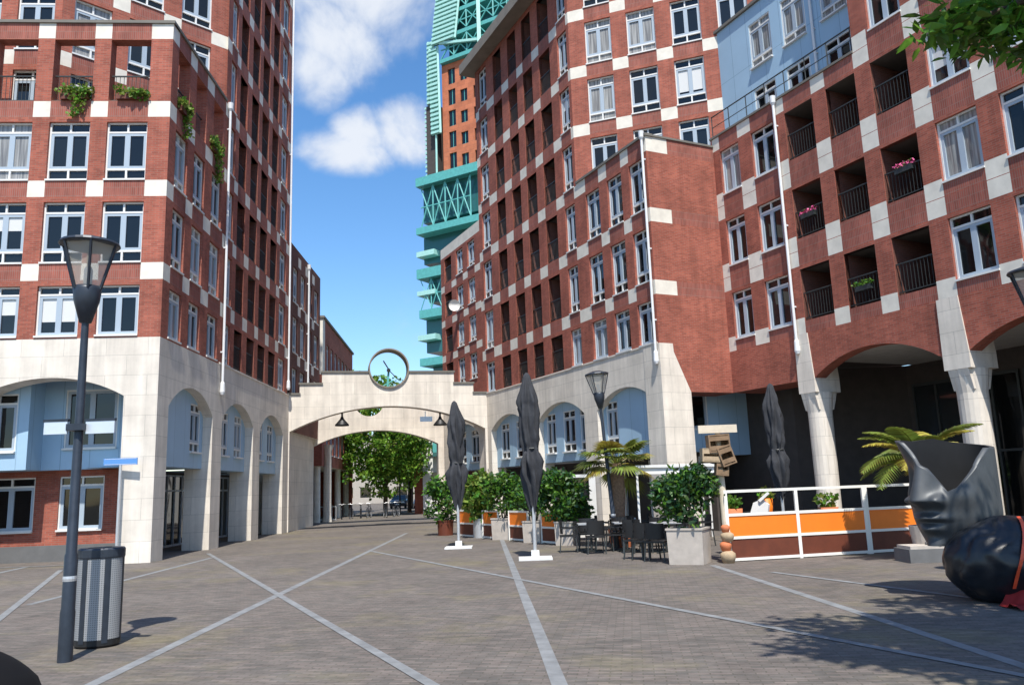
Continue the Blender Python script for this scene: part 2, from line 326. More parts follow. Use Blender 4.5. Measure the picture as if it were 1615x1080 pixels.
def arcade(mb, fr, u0, u1, z0, z1, bays, depth, m=0, soffit=0, d=0, n=18, back=True):
    bays = sorted(bays); x = u0
    for (a, b, zs, zc) in bays+[(u1, u1, 0, 0)]:
        if a > x:
            mb.face([fr.p(x, d, z0), fr.p(a, d, z0), fr.p(a, d, z1), fr.p(x, d, z1)], m)
            if back: mb.face([fr.p(x, d-depth, z0), fr.p(a, d-depth, z0), fr.p(a, d-depth, z1), fr.p(x, d-depth, z1)], m)
        x = b
        if a == b: continue
        for e in (a, b): mb.face([fr.p(e, d, z0), fr.p(e, d-depth, z0), fr.p(e, d-depth, zs), fr.p(e, d, zs)], m)
        for k in range(n):
            p, q = a+(b-a)*k/n, a+(b-a)*(k+1)/n; zp, zq = arc_z(p, a, b, zs, zc), arc_z(q, a, b, zs, zc)
            mb.face([fr.p(p, d, zp), fr.p(q, d, zq), fr.p(q, d, z1), fr.p(p, d, z1)], m)
            if back: mb.face([fr.p(p, d-depth, zp), fr.p(q, d-depth, zq), fr.p(q, d-depth, z1), fr.p(p, d-depth, z1)], m)
            mb.face([fr.p(p, d, zp), fr.p(p, d-depth, zp), fr.p(q, d-depth, zq), fr.p(q, d, zq)], soffit)
# ------------------------------------------------------------ windows, loggias (built once per size, then copied)
_wc = {}
def window_proto(wd, h, style, glass, sill=True):
    key = (round(wd, 2), round(h, 2), style, glass)
    if key in _wc: return _wc[key]
    f = MB(); t = .05; y0, y1 = -.05, .04; x = wd/2
    f.box(-x, -x+t, y0, y1, 0, h); f.box(x-t, x, y0, y1, 0, h); f.box(-x+t, x-t, y0, y1, 0, t); f.box(-x+t, x-t, y0, y1, h-t, h)
    zt = h*.83; zb = h*.19 if style == 'three' else t
    if style != 'plain':
        f.box(-x+t, x-t, y0+.004, y1, zt-.03, zt+.03)
        f.box(-.03, .03, y0+.008, y1, zt+.03, h-t)
    if style == 'three':
        f.box(-x+t, x-t, y0+.004, y1, zb-.03, zb+.03); f.box(-.03, .03, y0+.008, y1, t, zb-.03); zb += .03
    zt_ = zt-.03 if style != 'plain' else h-t
    for a, b in ((-x+t, 0), (0, x-t)):
        s_ = .085
        f.box(a, a+s_, y0+.016, y1, zb, zt_, 1); f.box(b-s_, b, y0+.016, y1, zb, zt_, 1); f.box(a+s_, b-s_, y0+.016, y1, zb, zb+s_, 1); f.box(a+s_, b-s_, y0+.016, y1, zt_-s_, zt_, 1)
    o = f.build('window', ['white', 'sash'])
    g = MB(); g.face([(-x+.03, .012, .03), (x-.03, .012, .03), (x-.03, .012, h-.03), (-x+.03, .012, h-.03)]); g.build('pane', glass, o)
    if sill:
        s2 = MB(); s2.box(-x-.01, x+.01, -.18, -.051, -.035, .02); s2.build('sill', 'white', o)
    _wc[key] = [o, False, None]
    return _wc[key]
def put_window(par, fr, ua, ub, za, zb, style='three', glass=None, d=-.14, blind=True, sill=True):
    if glass is None: glass = random.choice(('glass', 'glass', 'glass', 'glass', 'curtain'))
    e = window_proto(abs(ub-ua), zb-za, style, glass, sill); loc = fr.p((ua+ub)/2, d, za)-WL[par.name]
    if not e[1]: o = e[0]; e[1] = True; o.parent = par; o.location = loc; o.rotation_euler = (0, 0, fr.rot)
    else: o = dup(e[0], par, loc, fr.rot)
    if blind and o is not e[0] and glass == 'glass' and random.random() < .22:
        h = (zb-za); x = abs(ub-ua)/2-.075; zt = h*.80; k = random.choice((.25, .35, .5)); b = MB()
        for a_, c_ in ((-x, -.06), (.06, x)): b.face([(a_, .006, zt-h*k), (c_, .006, zt-h*k), (c_, .006, zt), (a_, .006, zt)])
        bo = b.build('blind', 'blind', o, local=True)
    return o
_lc = {}
def put_loggia(par, fr, ua, ub, za, zb, depth=1.5, rail=True):
    wd = abs(ub-ua); h = zb-za; key = (round(wd, 2), round(h, 2)); x = wd/2; loc = fr.p((ua+ub)/2, 0, za)-WL[par.name]
    if key in _lc: return dup(_lc[key], par, loc, fr.rot)
    b = MB(); y = depth
    b.face([(-x, .02, 0), (-x, y, 0), (-x, y, h), (-x, .02, h)]); b.face([(x, .02, 0), (x, .02, h), (x, y, h), (x, y, 0)])
    b.face([(-x, .02, 0), (x, .02, 0), (x, y, 0), (-x, y, 0)], 1); b.face([(-x, .02, h), (-x, y, h), (x, y, h), (x, .02, h)], 1)
    b.face([(-x, y, 0), (x, y, 0), (x, y, h), (-x, y, h)], 0)
    o = b.build('loggia', ['brick_brown_shade', 'plaster']); o.parent = par; o.location = loc; o.rotation_euler = (0, 0, fr.rot)  # recess shade is painted in through the darker brick and plaster
    g = MB(); g.box(-x+.06, x-.06, y-.06, y-.01, .05, h-.12, 0)
    for a in (-x+.12, -.03, x-.18): g.box(a, a+.06, y-.1, y-.061, .05, h-.25, 1)
    g.box(-x+.18, -.03, y-.1, y-.061, h*.62, h*.62+.06, 1); g.build('glass_door', ['glass', 'sash'], o, local=True)
    if rail:
        r = MB(); r.box(-x, x, .06, .1, .93, .97); r.box(-x, x, .065, .095, .08, .11); k = int(wd/.11)
        for i in range(1, k): xx = -x+wd*i/k; r.box(xx-.007, xx+.007, .072, .086, .11, .93)
        r.build('railing', 'rail', o, local=True)
    _lc[key] = o
    return o
def pipe(par, fr, u, z0, z1, d=.1, r=.048):
    b = MB(); b.tube([fr.p(u, d, z0+.5), fr.p(u, d, z1)], r, 10); b.lathe([(r, .5), (r*1.7, .42), (r*2.0, .1), (r*1.3, 0), (0, 0)], fr.p(u, d, z0), 12)
    b.lathe([(r, 0), (r*2, .1), (r*2.3, .35), (0, .35)], fr.p(u, d, z1), 12)
    for z in (z0+1.6, (z0+z1)/2, z1-.8): b.box(u-.05, u+.05, 0, d, z, z+.05, 0, T=fr.p)
    b.build('drain_pipe', 'pipe', par, smooth=False)
# ------------------------------------------------------------ the ground
def tagk(o, kind='structure', label=None):
    o['kind'] = kind
    if label: o['label'] = label
    return o
b = MB(); b.face([(-600, -300, 0), (600, -300, 0), (600, 900, 0), (-600, 900, 0)]); tagk(b.build('ground', 'pave'))
b = MB()
def strip(p, q, wd, z=.004):
    p = Vector((p[0], p[1], z)); q = Vector((q[0], q[1], z)); d = (q-p).normalized(); n = Vector((-d.y, d.x, 0))*wd/2
    b.face([p+n, p-n, q-n, q+n])
for x0, x1, y0, y1 in ((-9.0, -9.45, 15.2, 25.4), (-4.28, -4.9, 5.5, 36), (.45, -.6, 5, 29), (4.8, 4.15, 5, 17.9)): strip((x0, y0), (x1, y1), .15)
for p, q in (((-10.3, 27.3), (.2, 5.8)), ((-4.6, 25.7), (5.4, 5.6)), ((4.9, 16.2), (7.9, 8.5)), ((-6.9, 10.1), (-12.6, 22.7)), ((-13.6, 21), (-11.6, 16.9))): strip(p, q, .125, .008)
strip((-20, 24.05), (-11.3, 24.35), .16, .012); strip((-14.0, 21.5), (-14.5, 24.3), .18, .004)
tagk(b.build('paving_strips', 'strip'))

# ------------------------------------------------------------ left building: stone arcade, brick block with roof terrace, taller tower
C0 = (-10.84, 24.25); FF = Fr(C0, 85.8); FS = Fr(C0, -2.08)
LB = root('apartment_building', (C0[0], C0[1], 0), 'red brick building with stone arcade and tall tower at the left of the square', 'building')
mids = [8.86, 11.58, 14.28, 17.03, 19.9, 22.7, 25.5, 28.3, 31.1]; HB = .27
def rows_of(mids, z0, n): # window rows between belts
    r = [(z0, mids[0]-HB-.17)]
    for k in range(n-1): r.append((mids[k]+HB+.03, mids[k+1]-HB-.17))
    return r
def stones_of(piers, mids): return [(a, c, z-HB, z+HB) for a, c in piers for z in mids]
rows = rows_of(mids, 6.83, 9)
BT = 6.75
mb = MB()
fw_ = [(-.69-1.27-1.79*k, -.69-1.79*k) for k in range(7)]; fp = [(-.69, 0)]+[(-2.49-1.79*k, -1.96-1.79*k) for k in range(6)]
ops = [(a, c, z0, z1) for a, c in fw_ for z0, z1 in rows[:3]]; tops = [(a, c, 14.57, 16.72) for a, c in fw_]
st = stones_of(fp, mids[:4])
wall(mb, FF, -13.4, 0, BT, 14.3, ops, st, .2); wall(mb, FF, -13.4, 0, 14.3, 17.3, tops, st, .4); wall(mb, FF, -13.4, -.4, 14.3, 17.3, tops, (), 0, d=-.4)
sw = [(.56, 1.63), (2.25, 3.33), (4.09, 5.2)]; sp = [(0, .56), (1.63, 2.25), (3.33, 4.09)]
sops = [(a, c, z0, z1) for a, c in sw for z0, z1 in rows[:3]]; stops = [(a, c, 14.57, 16.72) for a, c in sw]; sst = stones_of(sp, mids[:4])
wall(mb, FS, 0, 5.45, BT, 14.3, sops, sst, .2); wall(mb, FS, 0, 5.45, 14.3, 17.3, stops, sst, .4); wall(mb, FS, .4, 5.45, 14.3, 17.3, stops, (), 0, d=-.4)
TW = [(6.0, 6.72)]; TLg = [(7.2, 8.25), (8.9, 10.0), (10.55, 11.7), (12.3, 13.45)]; TW2 = [(14.05, 15.3)]
tp = [(5.45, 6.0), (6.72, 7.2), (8.25, 8.9), (10.0, 10.55), (11.7, 12.3), (13.45, 14.05), (15.3, 15.92)]
wall(mb, FS, 5.45, 15.92, BT, 32.5, [(a, c, z0, z1) for a, c in TW+TW2+TLg for z0, z1 in rows], stones_of(tp, mids), .2)
# chamfer and set-back front of the tower
Qp = FS.p(5.6, -.002, 0); FC = Fr(Qp, 45); FC.n = Vector((math.cos(R(45)), -math.sin(R(45)), 0)); FC.rot = math.atan2(FC.n.x, -FC.n.y)
cw = [(-1.95, -.75), (-3.85, -2.62), (-5.7, -4.45)]; cpier = [(-.75, 0), (-2.62, -1.95), (-4.45, -3.85), (-6.1, -5.7)]
crow = [(14.6, 16.55)]+rows[4:]
wall(mb, FC, -6.1, 0, 14.3, 32.5, [(a, c, z0, z1) for a, c in cw for z0, z1 in crow], stones_of(cpier, mids[3:]), .2)
Q2 = FC.p(-6.1, 0, 0); FG = Fr(Q2, 85.8); gw = [(-1.5, -.25), (-3.3, -2.05), (-5.1, -3.85), (-6.9, -5.65)]
wall(mb, FG, -9.4, 0, 14.3, 32.5, [(a, c, z0, z1) for a, c in gw for z0, z1 in crow], stones_of([(-2.05, -1.5), (-3.85, -3.3), (-5.65, -5.1)], mids[3:]), .2)
# hidden back and end walls, roof deck
e1 = FS.p(15.92, 0, 0); e2 = e1+Vector((-12, 0, 0)); e3 = Vector((FF.p(-13.4, 0, 0).x, e1.y, 0))
for a_, c_, h in ((e1, e3, 32.5), (FF.p(-13.4, 0, 0), e3, 14.3)): mb.face([(a_.x, a_.y, BT), (c_.x, c_.y, BT), (c_.x, c_.y, h), (a_.x, a_.y, h)])
for z in (14.29, 32.4): mb.face([tuple(FF.p(-13.4, -.1, z)), tuple(FF.p(-.1, -.1, z)), tuple(FS.p(5.5, -.1, z)), (e1.x-.1, e1.y, z), (e3.x, e3.y, z)] if z < 20 else [tuple(FG.p(-9.4, -.1, z)), tuple(FG.p(0, -.1, z)), tuple(FC.p(0, -.1, z)), (e1.x-.1, e1.y-.05, z), (e3.x, e3.y-.05, z)], 2)
mb.build('wall', ['brick', 'block', 'roof', 'brick_belt'], LB)
mb = MB(); mb.box(-13.4, .06, -.46, .06, 17.3, 17.4, 0, T=FF.p); mb.box(.07, 5.45, -.46, .06, 17.3, 17.4, 0, T=FS.p); mb.build('parapet_coping', 'roof', LB)
for a, c in fw_:
    for z0, z1 in rows[:3]: put_window(LB, FF, a, c, z0, z1, 'three' if z0 > 7 else 'two')
for a, c in sw:
    for z0, z1 in rows[:3]: put_window(LB, FS, a, c, z0, z1, 'three' if z0 > 7 else 'two')
for a, c in TW+TW2:
    for z0, z1 in rows[:8]: put_window(LB, FS, a, c, z0, z1, 'three')
for a, c in TLg:
    for z0, z1 in rows[:8]: put_loggia(LB, FS, a, c, z0, z1)
for a, c in cw:
    for z0, z1 in crow[:3]: put_window(LB, FC, a, c, z0, z1, 'three')
for a, c in gw[:3]:
    for z0, z1 in crow[:3]: put_window(LB, FG, a, c, z0, z1, 'three')
for fr, L in ((FF, fw_), (FS, sw)):
    for a, c in L:
        b = MB(); b.box(a, c, -.22, -.18, 15.5, 15.54, T=fr.p); b.box(a, c, -.215, -.185, 14.66, 14.69, T=fr.p); k = int((c-a)/.12)
        for i in range(1, k): x = a+(c-a)*i/k; b.box(x-.007, x+.007, -.207, -.193, 14.69, 15.5, T=fr.p)
        b.build('terrace_railing', 'rail', LB)
# stone arcade
mb = MB()
arcade(mb, FF, -13.4, 0, 0, BT, [(-5.4, -1.0, 4.95, 5.55), (-11.6, -6.6, 4.95, 5.6)], .75)
arcade(mb, FS, 0, 16.3, 0, BT, [(.88, 5.0, 4.7, 5.5), (6.05, 10.15, 4.7, 5.5), (11.2, 15.25, 4.7, 5.5)], .95)
mb.face([FS.p(16.3, 0, 0), FS.p(16.3, -3, 0), FS.p(16.3, -3, BT), FS.p(16.3, 0, BT)])
mb.box(5.5, 16.3, -.9, .03, BT-.001, BT+.07, 0, T=FS.p)
mb.build('stone_arcade', ['stone', 'stone'], LB)
mb = MB(); mb.box(-13.4, -.2, -6, -.76, 5.9, 6.0, 0, T=FF.p); mb.box(.2, 16.2, -5, -.96, 5.9, 6.0, 0, T=FS.p); mb.build('arcade_ceiling', 'soffit', LB)
# light blue upper floor behind the arches, ground floor set further back
mb = MB()
wall(mb, FF, -13, -4.15, 2.85, 5.9, [(-5.7, -4.5, 3.4, 5.2), (-8.2, -6.9, 3.4, 5.2)], (), .12, d=-.85); mb.face([FF.p(-4.15, -.85, 2.85), FF.p(-4.15, -1.75, 2.85), FF.p(-4.15, -1.75, 5.9), FF.p(-4.15, -.85, 5.9)])
wall(mb, FF, -4.15, -.9, 2.85, 5.9, [(-3.5, -1.85, 3.5, 5.4)], (), .12, d=-1.75)
mb.face([FF.p(-13, -.85, 2.85), FF.p(-4.15, -.85, 2.85), FF.p(-4.15, -1.75, 2.85), FF.p(-.9, -1.75, 2.85), FF.p(-.9, -3, 2.85), FF.p(-13, -3, 2.85)])
sbw = [(.95, 1.5), (3.75, 4.75), (6.9, 7.9), (8.7, 9.7), (11.9, 12.9), (13.7, 14.7)]
for ba, bc in ((.89, 4.99), (6.06, 10.14), (11.21, 15.24)):
    wall(mb, FS, ba, bc, 2.85, 5.5, [(a, c, 3.4, 5.1) for a, c in sbw if ba < a < bc], (), .1, d=-.35); mb.face([FS.p(ba, -.35, 2.85), FS.p(bc, -.35, 2.85), FS.p(bc, -2.5, 2.85), FS.p(ba, -2.5, 2.85)])
mb.build('blue_panel_wall', ['blue', 'blue'], LB)
put_window(LB, FF, -5.7, -4.5, 3.4, 5.2, 'two', d=-.93); put_window(LB, FF, -8.2, -6.9, 3.4, 5.2, 'two', d=-.93); put_window(LB, FF, -3.5, -1.85, 3.5, 5.4, 'plain', 'glass', d=-1.83, blind=False)
for a, c in sbw: put_window(LB, FS, a, c, 3.4, 5.1, 'three', d=-.42, blind=False)
mb = MB(); wall(mb, FF, -13, -.8, .5, 2.85, [(-3.75, -2.35, .95, 2.65), (-6.0, -4.5, .9, 2.65), (-8.4, -7, .9, 2.65)], (), .15, d=-2.2); mb.build('ground_floor_wall', ['brick', 'block'], LB)
for a, c in ((-3.75, -2.35), (-6.0, -4.5), (-8.4, -7)): put_window(LB, FF, a, c, .95, 2.65, 'two', random.choice(('glass', 'curtain')), d=-2.3, blind=False)
mb = MB(); mb.box(-13, -.8, -2.3, -2.12, 0, .5, 0, T=FF.p); mb.build('plinth', 'plinth', LB)
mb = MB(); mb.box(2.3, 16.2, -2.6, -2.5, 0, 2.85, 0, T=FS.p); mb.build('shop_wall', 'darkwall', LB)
for a, c in ((2.4, 4.7), (6.5, 9.6), (11.7, 14.7)):
    f = MB(); f.box(a, c, -2.49, -2.42, 0, .08, T=FS.p); f.box(a, c, -2.49, -2.42, 2.1, 2.17, T=FS.p); f.box(a, c, -2.49, -2.42, 2.68, 2.75, T=FS.p)
    for k in range(5): x = a+(c-a-.06)*k/4; f.box(x, x+.06, -2.485, -2.40, 0, 2.75, T=FS.p)
    fo = f.build('shopfront', 'sash', LB); g = MB(); g.box(a+.03, c-.03, -2.485, -2.46, .05, 2.7, T=FS.p); g.build('pane', 'glassb', fo)
pipe(LB, FS, 5.68, 5.6, 17.0); pipe(LB, FS, 15.75, 7.0, 32)

# ------------------------------------------------------------ right building: tower with loggias, low wing, blank gable
PR = (5.16, 28.96); FP = Fr(PR, -25.5)
RB = root('apartment_tower', (PR[0], PR[1], 0), 'red brick tower with dark recessed balconies and overhanging eaves right of the gate', 'building')
rm = [8.86+2.78*k for k in range(6)]; rrow = rows_of(rm, 6.83, 6)+[(rm[5]+HB+.03, 25.3)]
mb = MB()
lw = [(-.22, .85), (1.4, 2.46), (3.08, 4.16)]; low_p = [(-.38, -.22), (.85, 1.4), (2.46, 3.08), (4.16, 4.9)]
wall(mb, FP, -.38, 4.9, BT, 14.75, [(a, c, z0, z1) for a, c in lw for z0, z1 in rrow[:3]], stones_of(low_p, rm[:2])+[(a, c, rm[2]-HB, 14.75) for a, c in low_p], .2)
tw = [(5.12, 6.0), (14.2, 15.3)]; tl = [(6.75, 7.85), (8.6, 9.62), (10.33, 11.35), (12.18, 13.23)]
tpr = [(4.9, 5.12), (6.0, 6.75), (7.85, 8.6), (9.62, 10.33), (11.35, 12.18), (13.23, 14.2), (15.3, 15.75)]
wall(mb, FP, 4.9, 15.75, BT, 25.55, [(a, c, z0, z1) for a, c in tw+tl for z0, z1 in rrow], stones_of(tpr, rm), .2)
ww = [(16.55, 17.6), (18.35, 19.4)]; wl = [(20.2, 21.4)]
wrow = [(7.85, 9.3), (9.98, 11.45), (12.17, 13.63), (14.35, 15.85)]
wall(mb, FP, 15.75, 22, BT, 16.65, [(a, c, z0, z1) for a, c in ww+wl for z0, z1 in wrow], [(a, c, z-.2, z+.2) for a, c in ((15.75, 16.55), (17.6, 18.35), (19.4, 20.2), (21.4, 22)) for z in (9.65, 11.83, 14.0)]+[(15.75, 22, 16.02, 16.65)], .2)
ga = FP.p(22, 0, 0); gb = FP.p(22, -7, 0); mb.face([(ga.x, ga.y, 0), (gb.x, gb.y, 0), (gb.x, gb.y, 16.65), (ga.x, ga.y, 16.65)])
K = FP.p(4.9, 0, 0); FT = Fr(K, -69.8)
fwn = [(-1.95, -.75), (-3.9, -2.65), (-5.85, -4.6), (-7.8, -6.55), (-9.75, -8.5)]; ftp = [(-.75, 0), (-2.65, -1.95), (-4.6, -3.9), (-6.55, -5.85), (-8.5, -7.8)]
wall(mb, FT, -10.5, 0, 14.0, 25.55, [(a, c, z0, z1) for a, c in fwn for z0, z1 in rrow[3:]], stones_of(ftp, rm[2:]), .2)
R0 = FP.p(-.38, 0, 0); FE = Fr(R0, 64.5)
wall(mb, FE, 0, 3.35, 5.0, 14.75, (), [(.001, .98, z-HB, z+HB) for z in rm[:2]]+[(.001, .98, rm[2]-HB, 14.75)], 0)
a0, a1 = FE.p(0, 0, 0), FE.p(3.35, 0, 0); a2 = FP.p(6, -10, 0); a3 = FP.p(22, -7, 0)
mb.face([tuple(FE.p(1.3, 0, 5)), tuple(FE.p(3.35, 0, 5)), tuple(FE.p(3.35, -1.2, 5)), tuple(FE.p(1.3, -1.2, 5))], 0)
for z in (14.3,): mb.face([tuple(FP.p(-.35, -.05, z)), tuple(FE.p(3.35, -.05, z)), tuple(FP.p(4.9, -9, z)), tuple(FP.p(4.9, -.05, z))], 2)
mb.face([tuple(FP.p(15.75, -.05, 16.2)), tuple(FP.p(22, -.05, 16.2)), tuple(FP.p(22, -7, 16.2)), tuple(FP.p(15.75, -7, 16.2))], 2)
for p_, q_, z0, z1 in ((FP.p(15.75, 0, 0), FP.p(15.75, -10, 0), 16.2, 25.55), (FT.p(-10.5, 0, 0), FP.p(4, -18, 0), 0, 25.55)): mb.face([(p_.x, p_.y, z0), (q_.x, q_.y, z0), (q_.x, q_.y, z1), (p_.x, p_.y, z1)])
mb.build('wall', ['brick', 'block', 'roof', 'brick_belt'], RB)
mb = MB(); A = [FP.p(16.3, .75, 25.56), FP.p(4.75, .75, 25.56), FT.p(-10.5, .75, 25.56), FT.p(-10.5, -8, 25.56), FP.p(16.3, -10, 25.56)]
A[1] = FP.p(4.9, .75, 25.56)+FP.t*-.3; tp_ = [Vector((v.x, v.y, 26.15)) for v in A]; mb.face(A); mb.face(tp_[::-1])
for i in range(5): j = (i+1) % 5; mb.face([A[i], A[j], tp_[j], tp_[i]])
mb.build('cornice', 'cornice', RB)
mb = MB(); mb.box(-.44, 4.88, -.3, .06, 14.75, 14.85, 0, T=FP.p); mb.box(.065, 3.3, -.3, .05, 14.752, 14.83, 0, T=FE.p); mb.build('parapet_coping', 'roof', RB)
for a, c in lw:
    for z0, z1 in rrow[:3]: put_window(RB, FP, a, c, z0, z1, 'three' if z0 > 7 else 'two')
for a, c in tw:
    for z0, z1 in rrow: put_window(RB, FP, a, c, z0, z1, 'three' if z0 > 7 else 'two')
for a, c in tl:
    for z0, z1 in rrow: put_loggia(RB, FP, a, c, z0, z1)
for a, c in ww:
    for z0, z1 in wrow: put_window(RB, FP, a, c, z0, z1)
for a, c in wl:
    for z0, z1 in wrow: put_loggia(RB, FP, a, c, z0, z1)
for a, c in fwn[:4]:
    for z0, z1 in rrow[3:]: put_window(RB, FT, a, c, z0, z1, 'three', glass=random.choice(('glass', 'glass', 'glass', 'curtain')))
mb = MB(); arcade(mb, FP, -.38, 22, 0, BT, [(.1, 4.15, 4.75, 5.45), (5.2, 9.5, 4.75, 5.45), (10.7, 14.9, 4.75, 5.45), (16.6, 20.9, 4.75, 5.45)], .8)
mb.box(-.3, 22, -.9, .03, BT-.001, BT+.06, 0, T=FP.p)
mb.build('stone_arcade', ['stone', 'stone'], RB)
# flared stone buttress at the corner of the blank gable
mb = MB(); poly = [(0, 0), (1.3, 0), (1.27, 5.0), (1.02, 5.55), (.62, 6.45), (.6, 6.76), (0, 6.76)]
mb.prism(poly, lambda u, z: FE.p(u-.02, .03, z), lambda u, z: FE.p(u-.02, -1.0, z)); mb.build('buttress', 'stone', RB)
mb = MB(); pbw = [(.2, 1.1), (3.1, 3.95), (5.35, 6.1), (6.5, 7.6), (8.3, 9.2), (11.2, 12.5), (13.3, 14.3), (17.2, 18.4), (19.2, 20.4)]
for ba, bc in ((.11, 4.14), (5.21, 9.49), (10.71, 14.89), (16.61, 20.89)):
    wall(mb, FP, ba, bc, 2.85, 5.46, [(a, c, 3.25, 5.05) for a, c in pbw if ba < a < bc], (), .1, d=-.3); mb.face([FP.p(ba, -.3, 2.85), FP.p(bc, -.3, 2.85), FP.p(bc, -2.2, 2.85), FP.p(ba, -2.2, 2.85)])
mb.build('blue_panel_wall', ['blue', 'blue'], RB)
for a, c in pbw: put_window(RB, FP, a, c, 3.25, 5.05, 'three', d=-.37, blind=False)
mb = MB(); mb.box(-.2, 21.5, -5, -.85, 5.9, 6.0, 0, T=FP.p); mb.build('arcade_ceiling', 'soffit', RB)
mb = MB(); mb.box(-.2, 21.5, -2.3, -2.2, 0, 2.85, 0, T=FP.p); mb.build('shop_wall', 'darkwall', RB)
for a, c in ((.5, 3.8), (5.6, 9.1), (11, 14.6)):
    f = MB(); f.box(a, c, -2.19, -2.12, 0, .3, T=FP.p); f.box(a, c, -2.19, -2.12, 2.1, 2.17, T=FP.p)
    for k in range(4): x = a+(c-a-.08)*k/3; f.box(x, x+.08, -2.185, -2.10, 0, 2.7, T=FP.p)
    fo = f.build('shopfront', 'white', RB); g = MB(); g.box(a+.03, c-.03, -2.185, -2.16, .25, 2.65, T=FP.p); g.build('pane', 'glassb', fo)
pipe(RB, FP, .98-1.25, 6.0, 14.6)

# ------------------------------------------------------------ right-hand terrace building with piers and brick arches, blue penthouse above
J = (8.2, 30.06); FB = Fr(J, -25.5)
BB = root('balcony_building', (J[0], J[1], 0), 'shaded red brick block with square balconies and stone piers along the right edge', 'building')
sz = [6.97+2.84*k for k in range(6)]
mb = MB(); bw = [(-1.5, -.45), (-3.35, -2.2)]; bl = [(-5.2, -3.92), (-7.0, -5.8), (-8.88, -7.6)]; br_ = [(-10.72, -9.47), (-12.6, -11.35), (-14.5, -13.2)]
pier = [(-.45, -.05), (-2.2, -1.5), (-3.92, -3.4), (-5.8, -5.2), (-7.6, -7.0), (-9.47, -8.88), (-11.35, -10.72), (-13.2, -12.6)]
stn = []
for a, c in pier:
    for z in sz[1:]: stn += [(a, c, z-.94, z-.42), (a, c, z-.40, z+.12)]
    stn += [(a, c, sz[0]-.42, sz[0]+.12)]
def bro(L, n, n0=0): return [(a, c, z, z+1.78) for a, c in L for z in sz[n0:n]]
opl = bro(bw, 3)+bro(bl, 3)+bro(br_, 3)
wall(mb, FB, -16, 0, 5.75, 15.08, opl, [s_ for s_ in stn if s_[3] < 15.2], .2)
oph = bro([(-8.88, -7.7)]+br_, 6, 3); wall(mb, FB, -16, -7.05, 15.08, 24, oph, stn, .2)
mb.face([FB.p(-7.05, 0, 15.08), FB.p(-7.05, -6, 15.08), FB.p(-7.05, -6, 24), FB.p(-7.05, 0, 24)])
wall(mb, FB, -3.4, 0, 5.0, 5.75, (), (), 0)
nb = 16
for (a, c) in ((-8.75, -4.0), (-14.3, -9.5)):     # brick segmental arches
    for k in range(nb):
        p_, q_ = a+(c-a)*k/nb, a+(c-a)*(k+1)/nb; zp, zq = arc_z(p_, a, c, 4.95, 5.7), arc_z(q_, a, c, 4.95, 5.7)
        mb.face([FB.p(p_, 0, zp), FB.p(q_, 0, zq), FB.p(q_, 0, 5.75), FB.p(p_, 0, 5.75)]); mb.face([FB.p(p_, 0, zp), FB.p(p_, -.5, zp), FB.p(q_, -.5, zq), FB.p(q_, 0, zq)])
for a, c in ((-4.0, -3.4), (-9.5, -8.75), (-16, -14.3)): mb.face([FB.p(a, 0, 4.95), FB.p(c, 0, 4.95), FB.p(c, 0, 5.75), FB.p(a, 0, 5.75)])
for a, c, z in ((-3.4, 0, 5.0),): mb.face([FB.p(a, 0, z), FB.p(c, 0, z), FB.p(c, -1.4, z), FB.p(a, -1.4, z)])
mb.face([FB.p(0, -.05, 15.0), FB.p(-7.05, -.05, 15.0), FB.p(-7.05, -7, 15.0), FB.p(0, -7, 15.0)], 2)
mb.face([FB.p(-16, 0, 0), FB.p(-16, -7, 0), FB.p(-16, -7, 24), FB.p(-16, 0, 24)])
mb.build('wall', ['brick', 'block', 'roof', 'brick_belt'], BB)
for L, n0, n1 in ((bw, 0, 3), (br_, 0, 6)):
    for a, c in L:
        for z in sz[n0:n1]: put_window(BB, FB, a, c, z, z+1.78, 'two', random.choice(('glass', 'glass', 'curtain')))
for z in sz[3:5]: put_window(BB, FB, -8.88, -7.7, z, z+1.78, 'two')
for a, c in bl:
    for z in sz[:3]: put_loggia(BB, FB, a, c, z, z+1.78, 2.0)
def stone_pier(u0, u1):
    b = MB(); n = 1.1
    sec = [(6.55, u0, u1, 0), (5.0, u0-.12, u1+.02, 0), (4.55, u0-.12, u1+.02, 0)]
    rows_ = []
    for z, a, c, e in sec: rows_.append([FB.p(a, .04, z), FB.p(c, .04, z), FB.p(c, -n, z), FB.p(a, -n, z)])
    b.grid(rows_, 0, True)
    mu = (u0+u1)/2-.05; pts = []
    # tapered round column below an octagonal haunch
    for z, r_ in ((4.55, .46), (4.2, .42), (3.9, .38), (0, .36)):
        pts.append([FB.p(mu+r_*math.cos(t_)*1.0, -.45+r_*1.05*math.sin(t_), z) for t_ in [2*math.pi*k/20 for k in range(20)]])
    b.grid(pts, 0, True)
    lo = rows_[-1]; b.face(lo, 0)
    for sgn in (-1, 1):       # chamfered bracket under the block
        ua = mu+sgn*.46
        b.prism([(.0, 4.56), (.36*sgn*0+0, 4.56)] and [(-.98, 4.551), (.03, 4.551), (-.12, 3.98), (-.78, 3.98)], lambda d, z, s_=sgn: FB.p(mu+s_*.30, d, z), lambda d, z, s_=sgn: FB.p(mu+s_*.02, d, z), 0)
    b.build('stone_pier', 'stone', BB)
stone_pier(-3.98, -3.4); stone_pier(-9.47, -8.82); stone_pier(-14.9, -14.3)
mb = MB(); mb.box(-16, -3.45, -6.5, -.51, 5.72, 5.85, 0, T=FB.p); mb.build('arcade_ceiling', 'soffit', BB)
mb = MB()
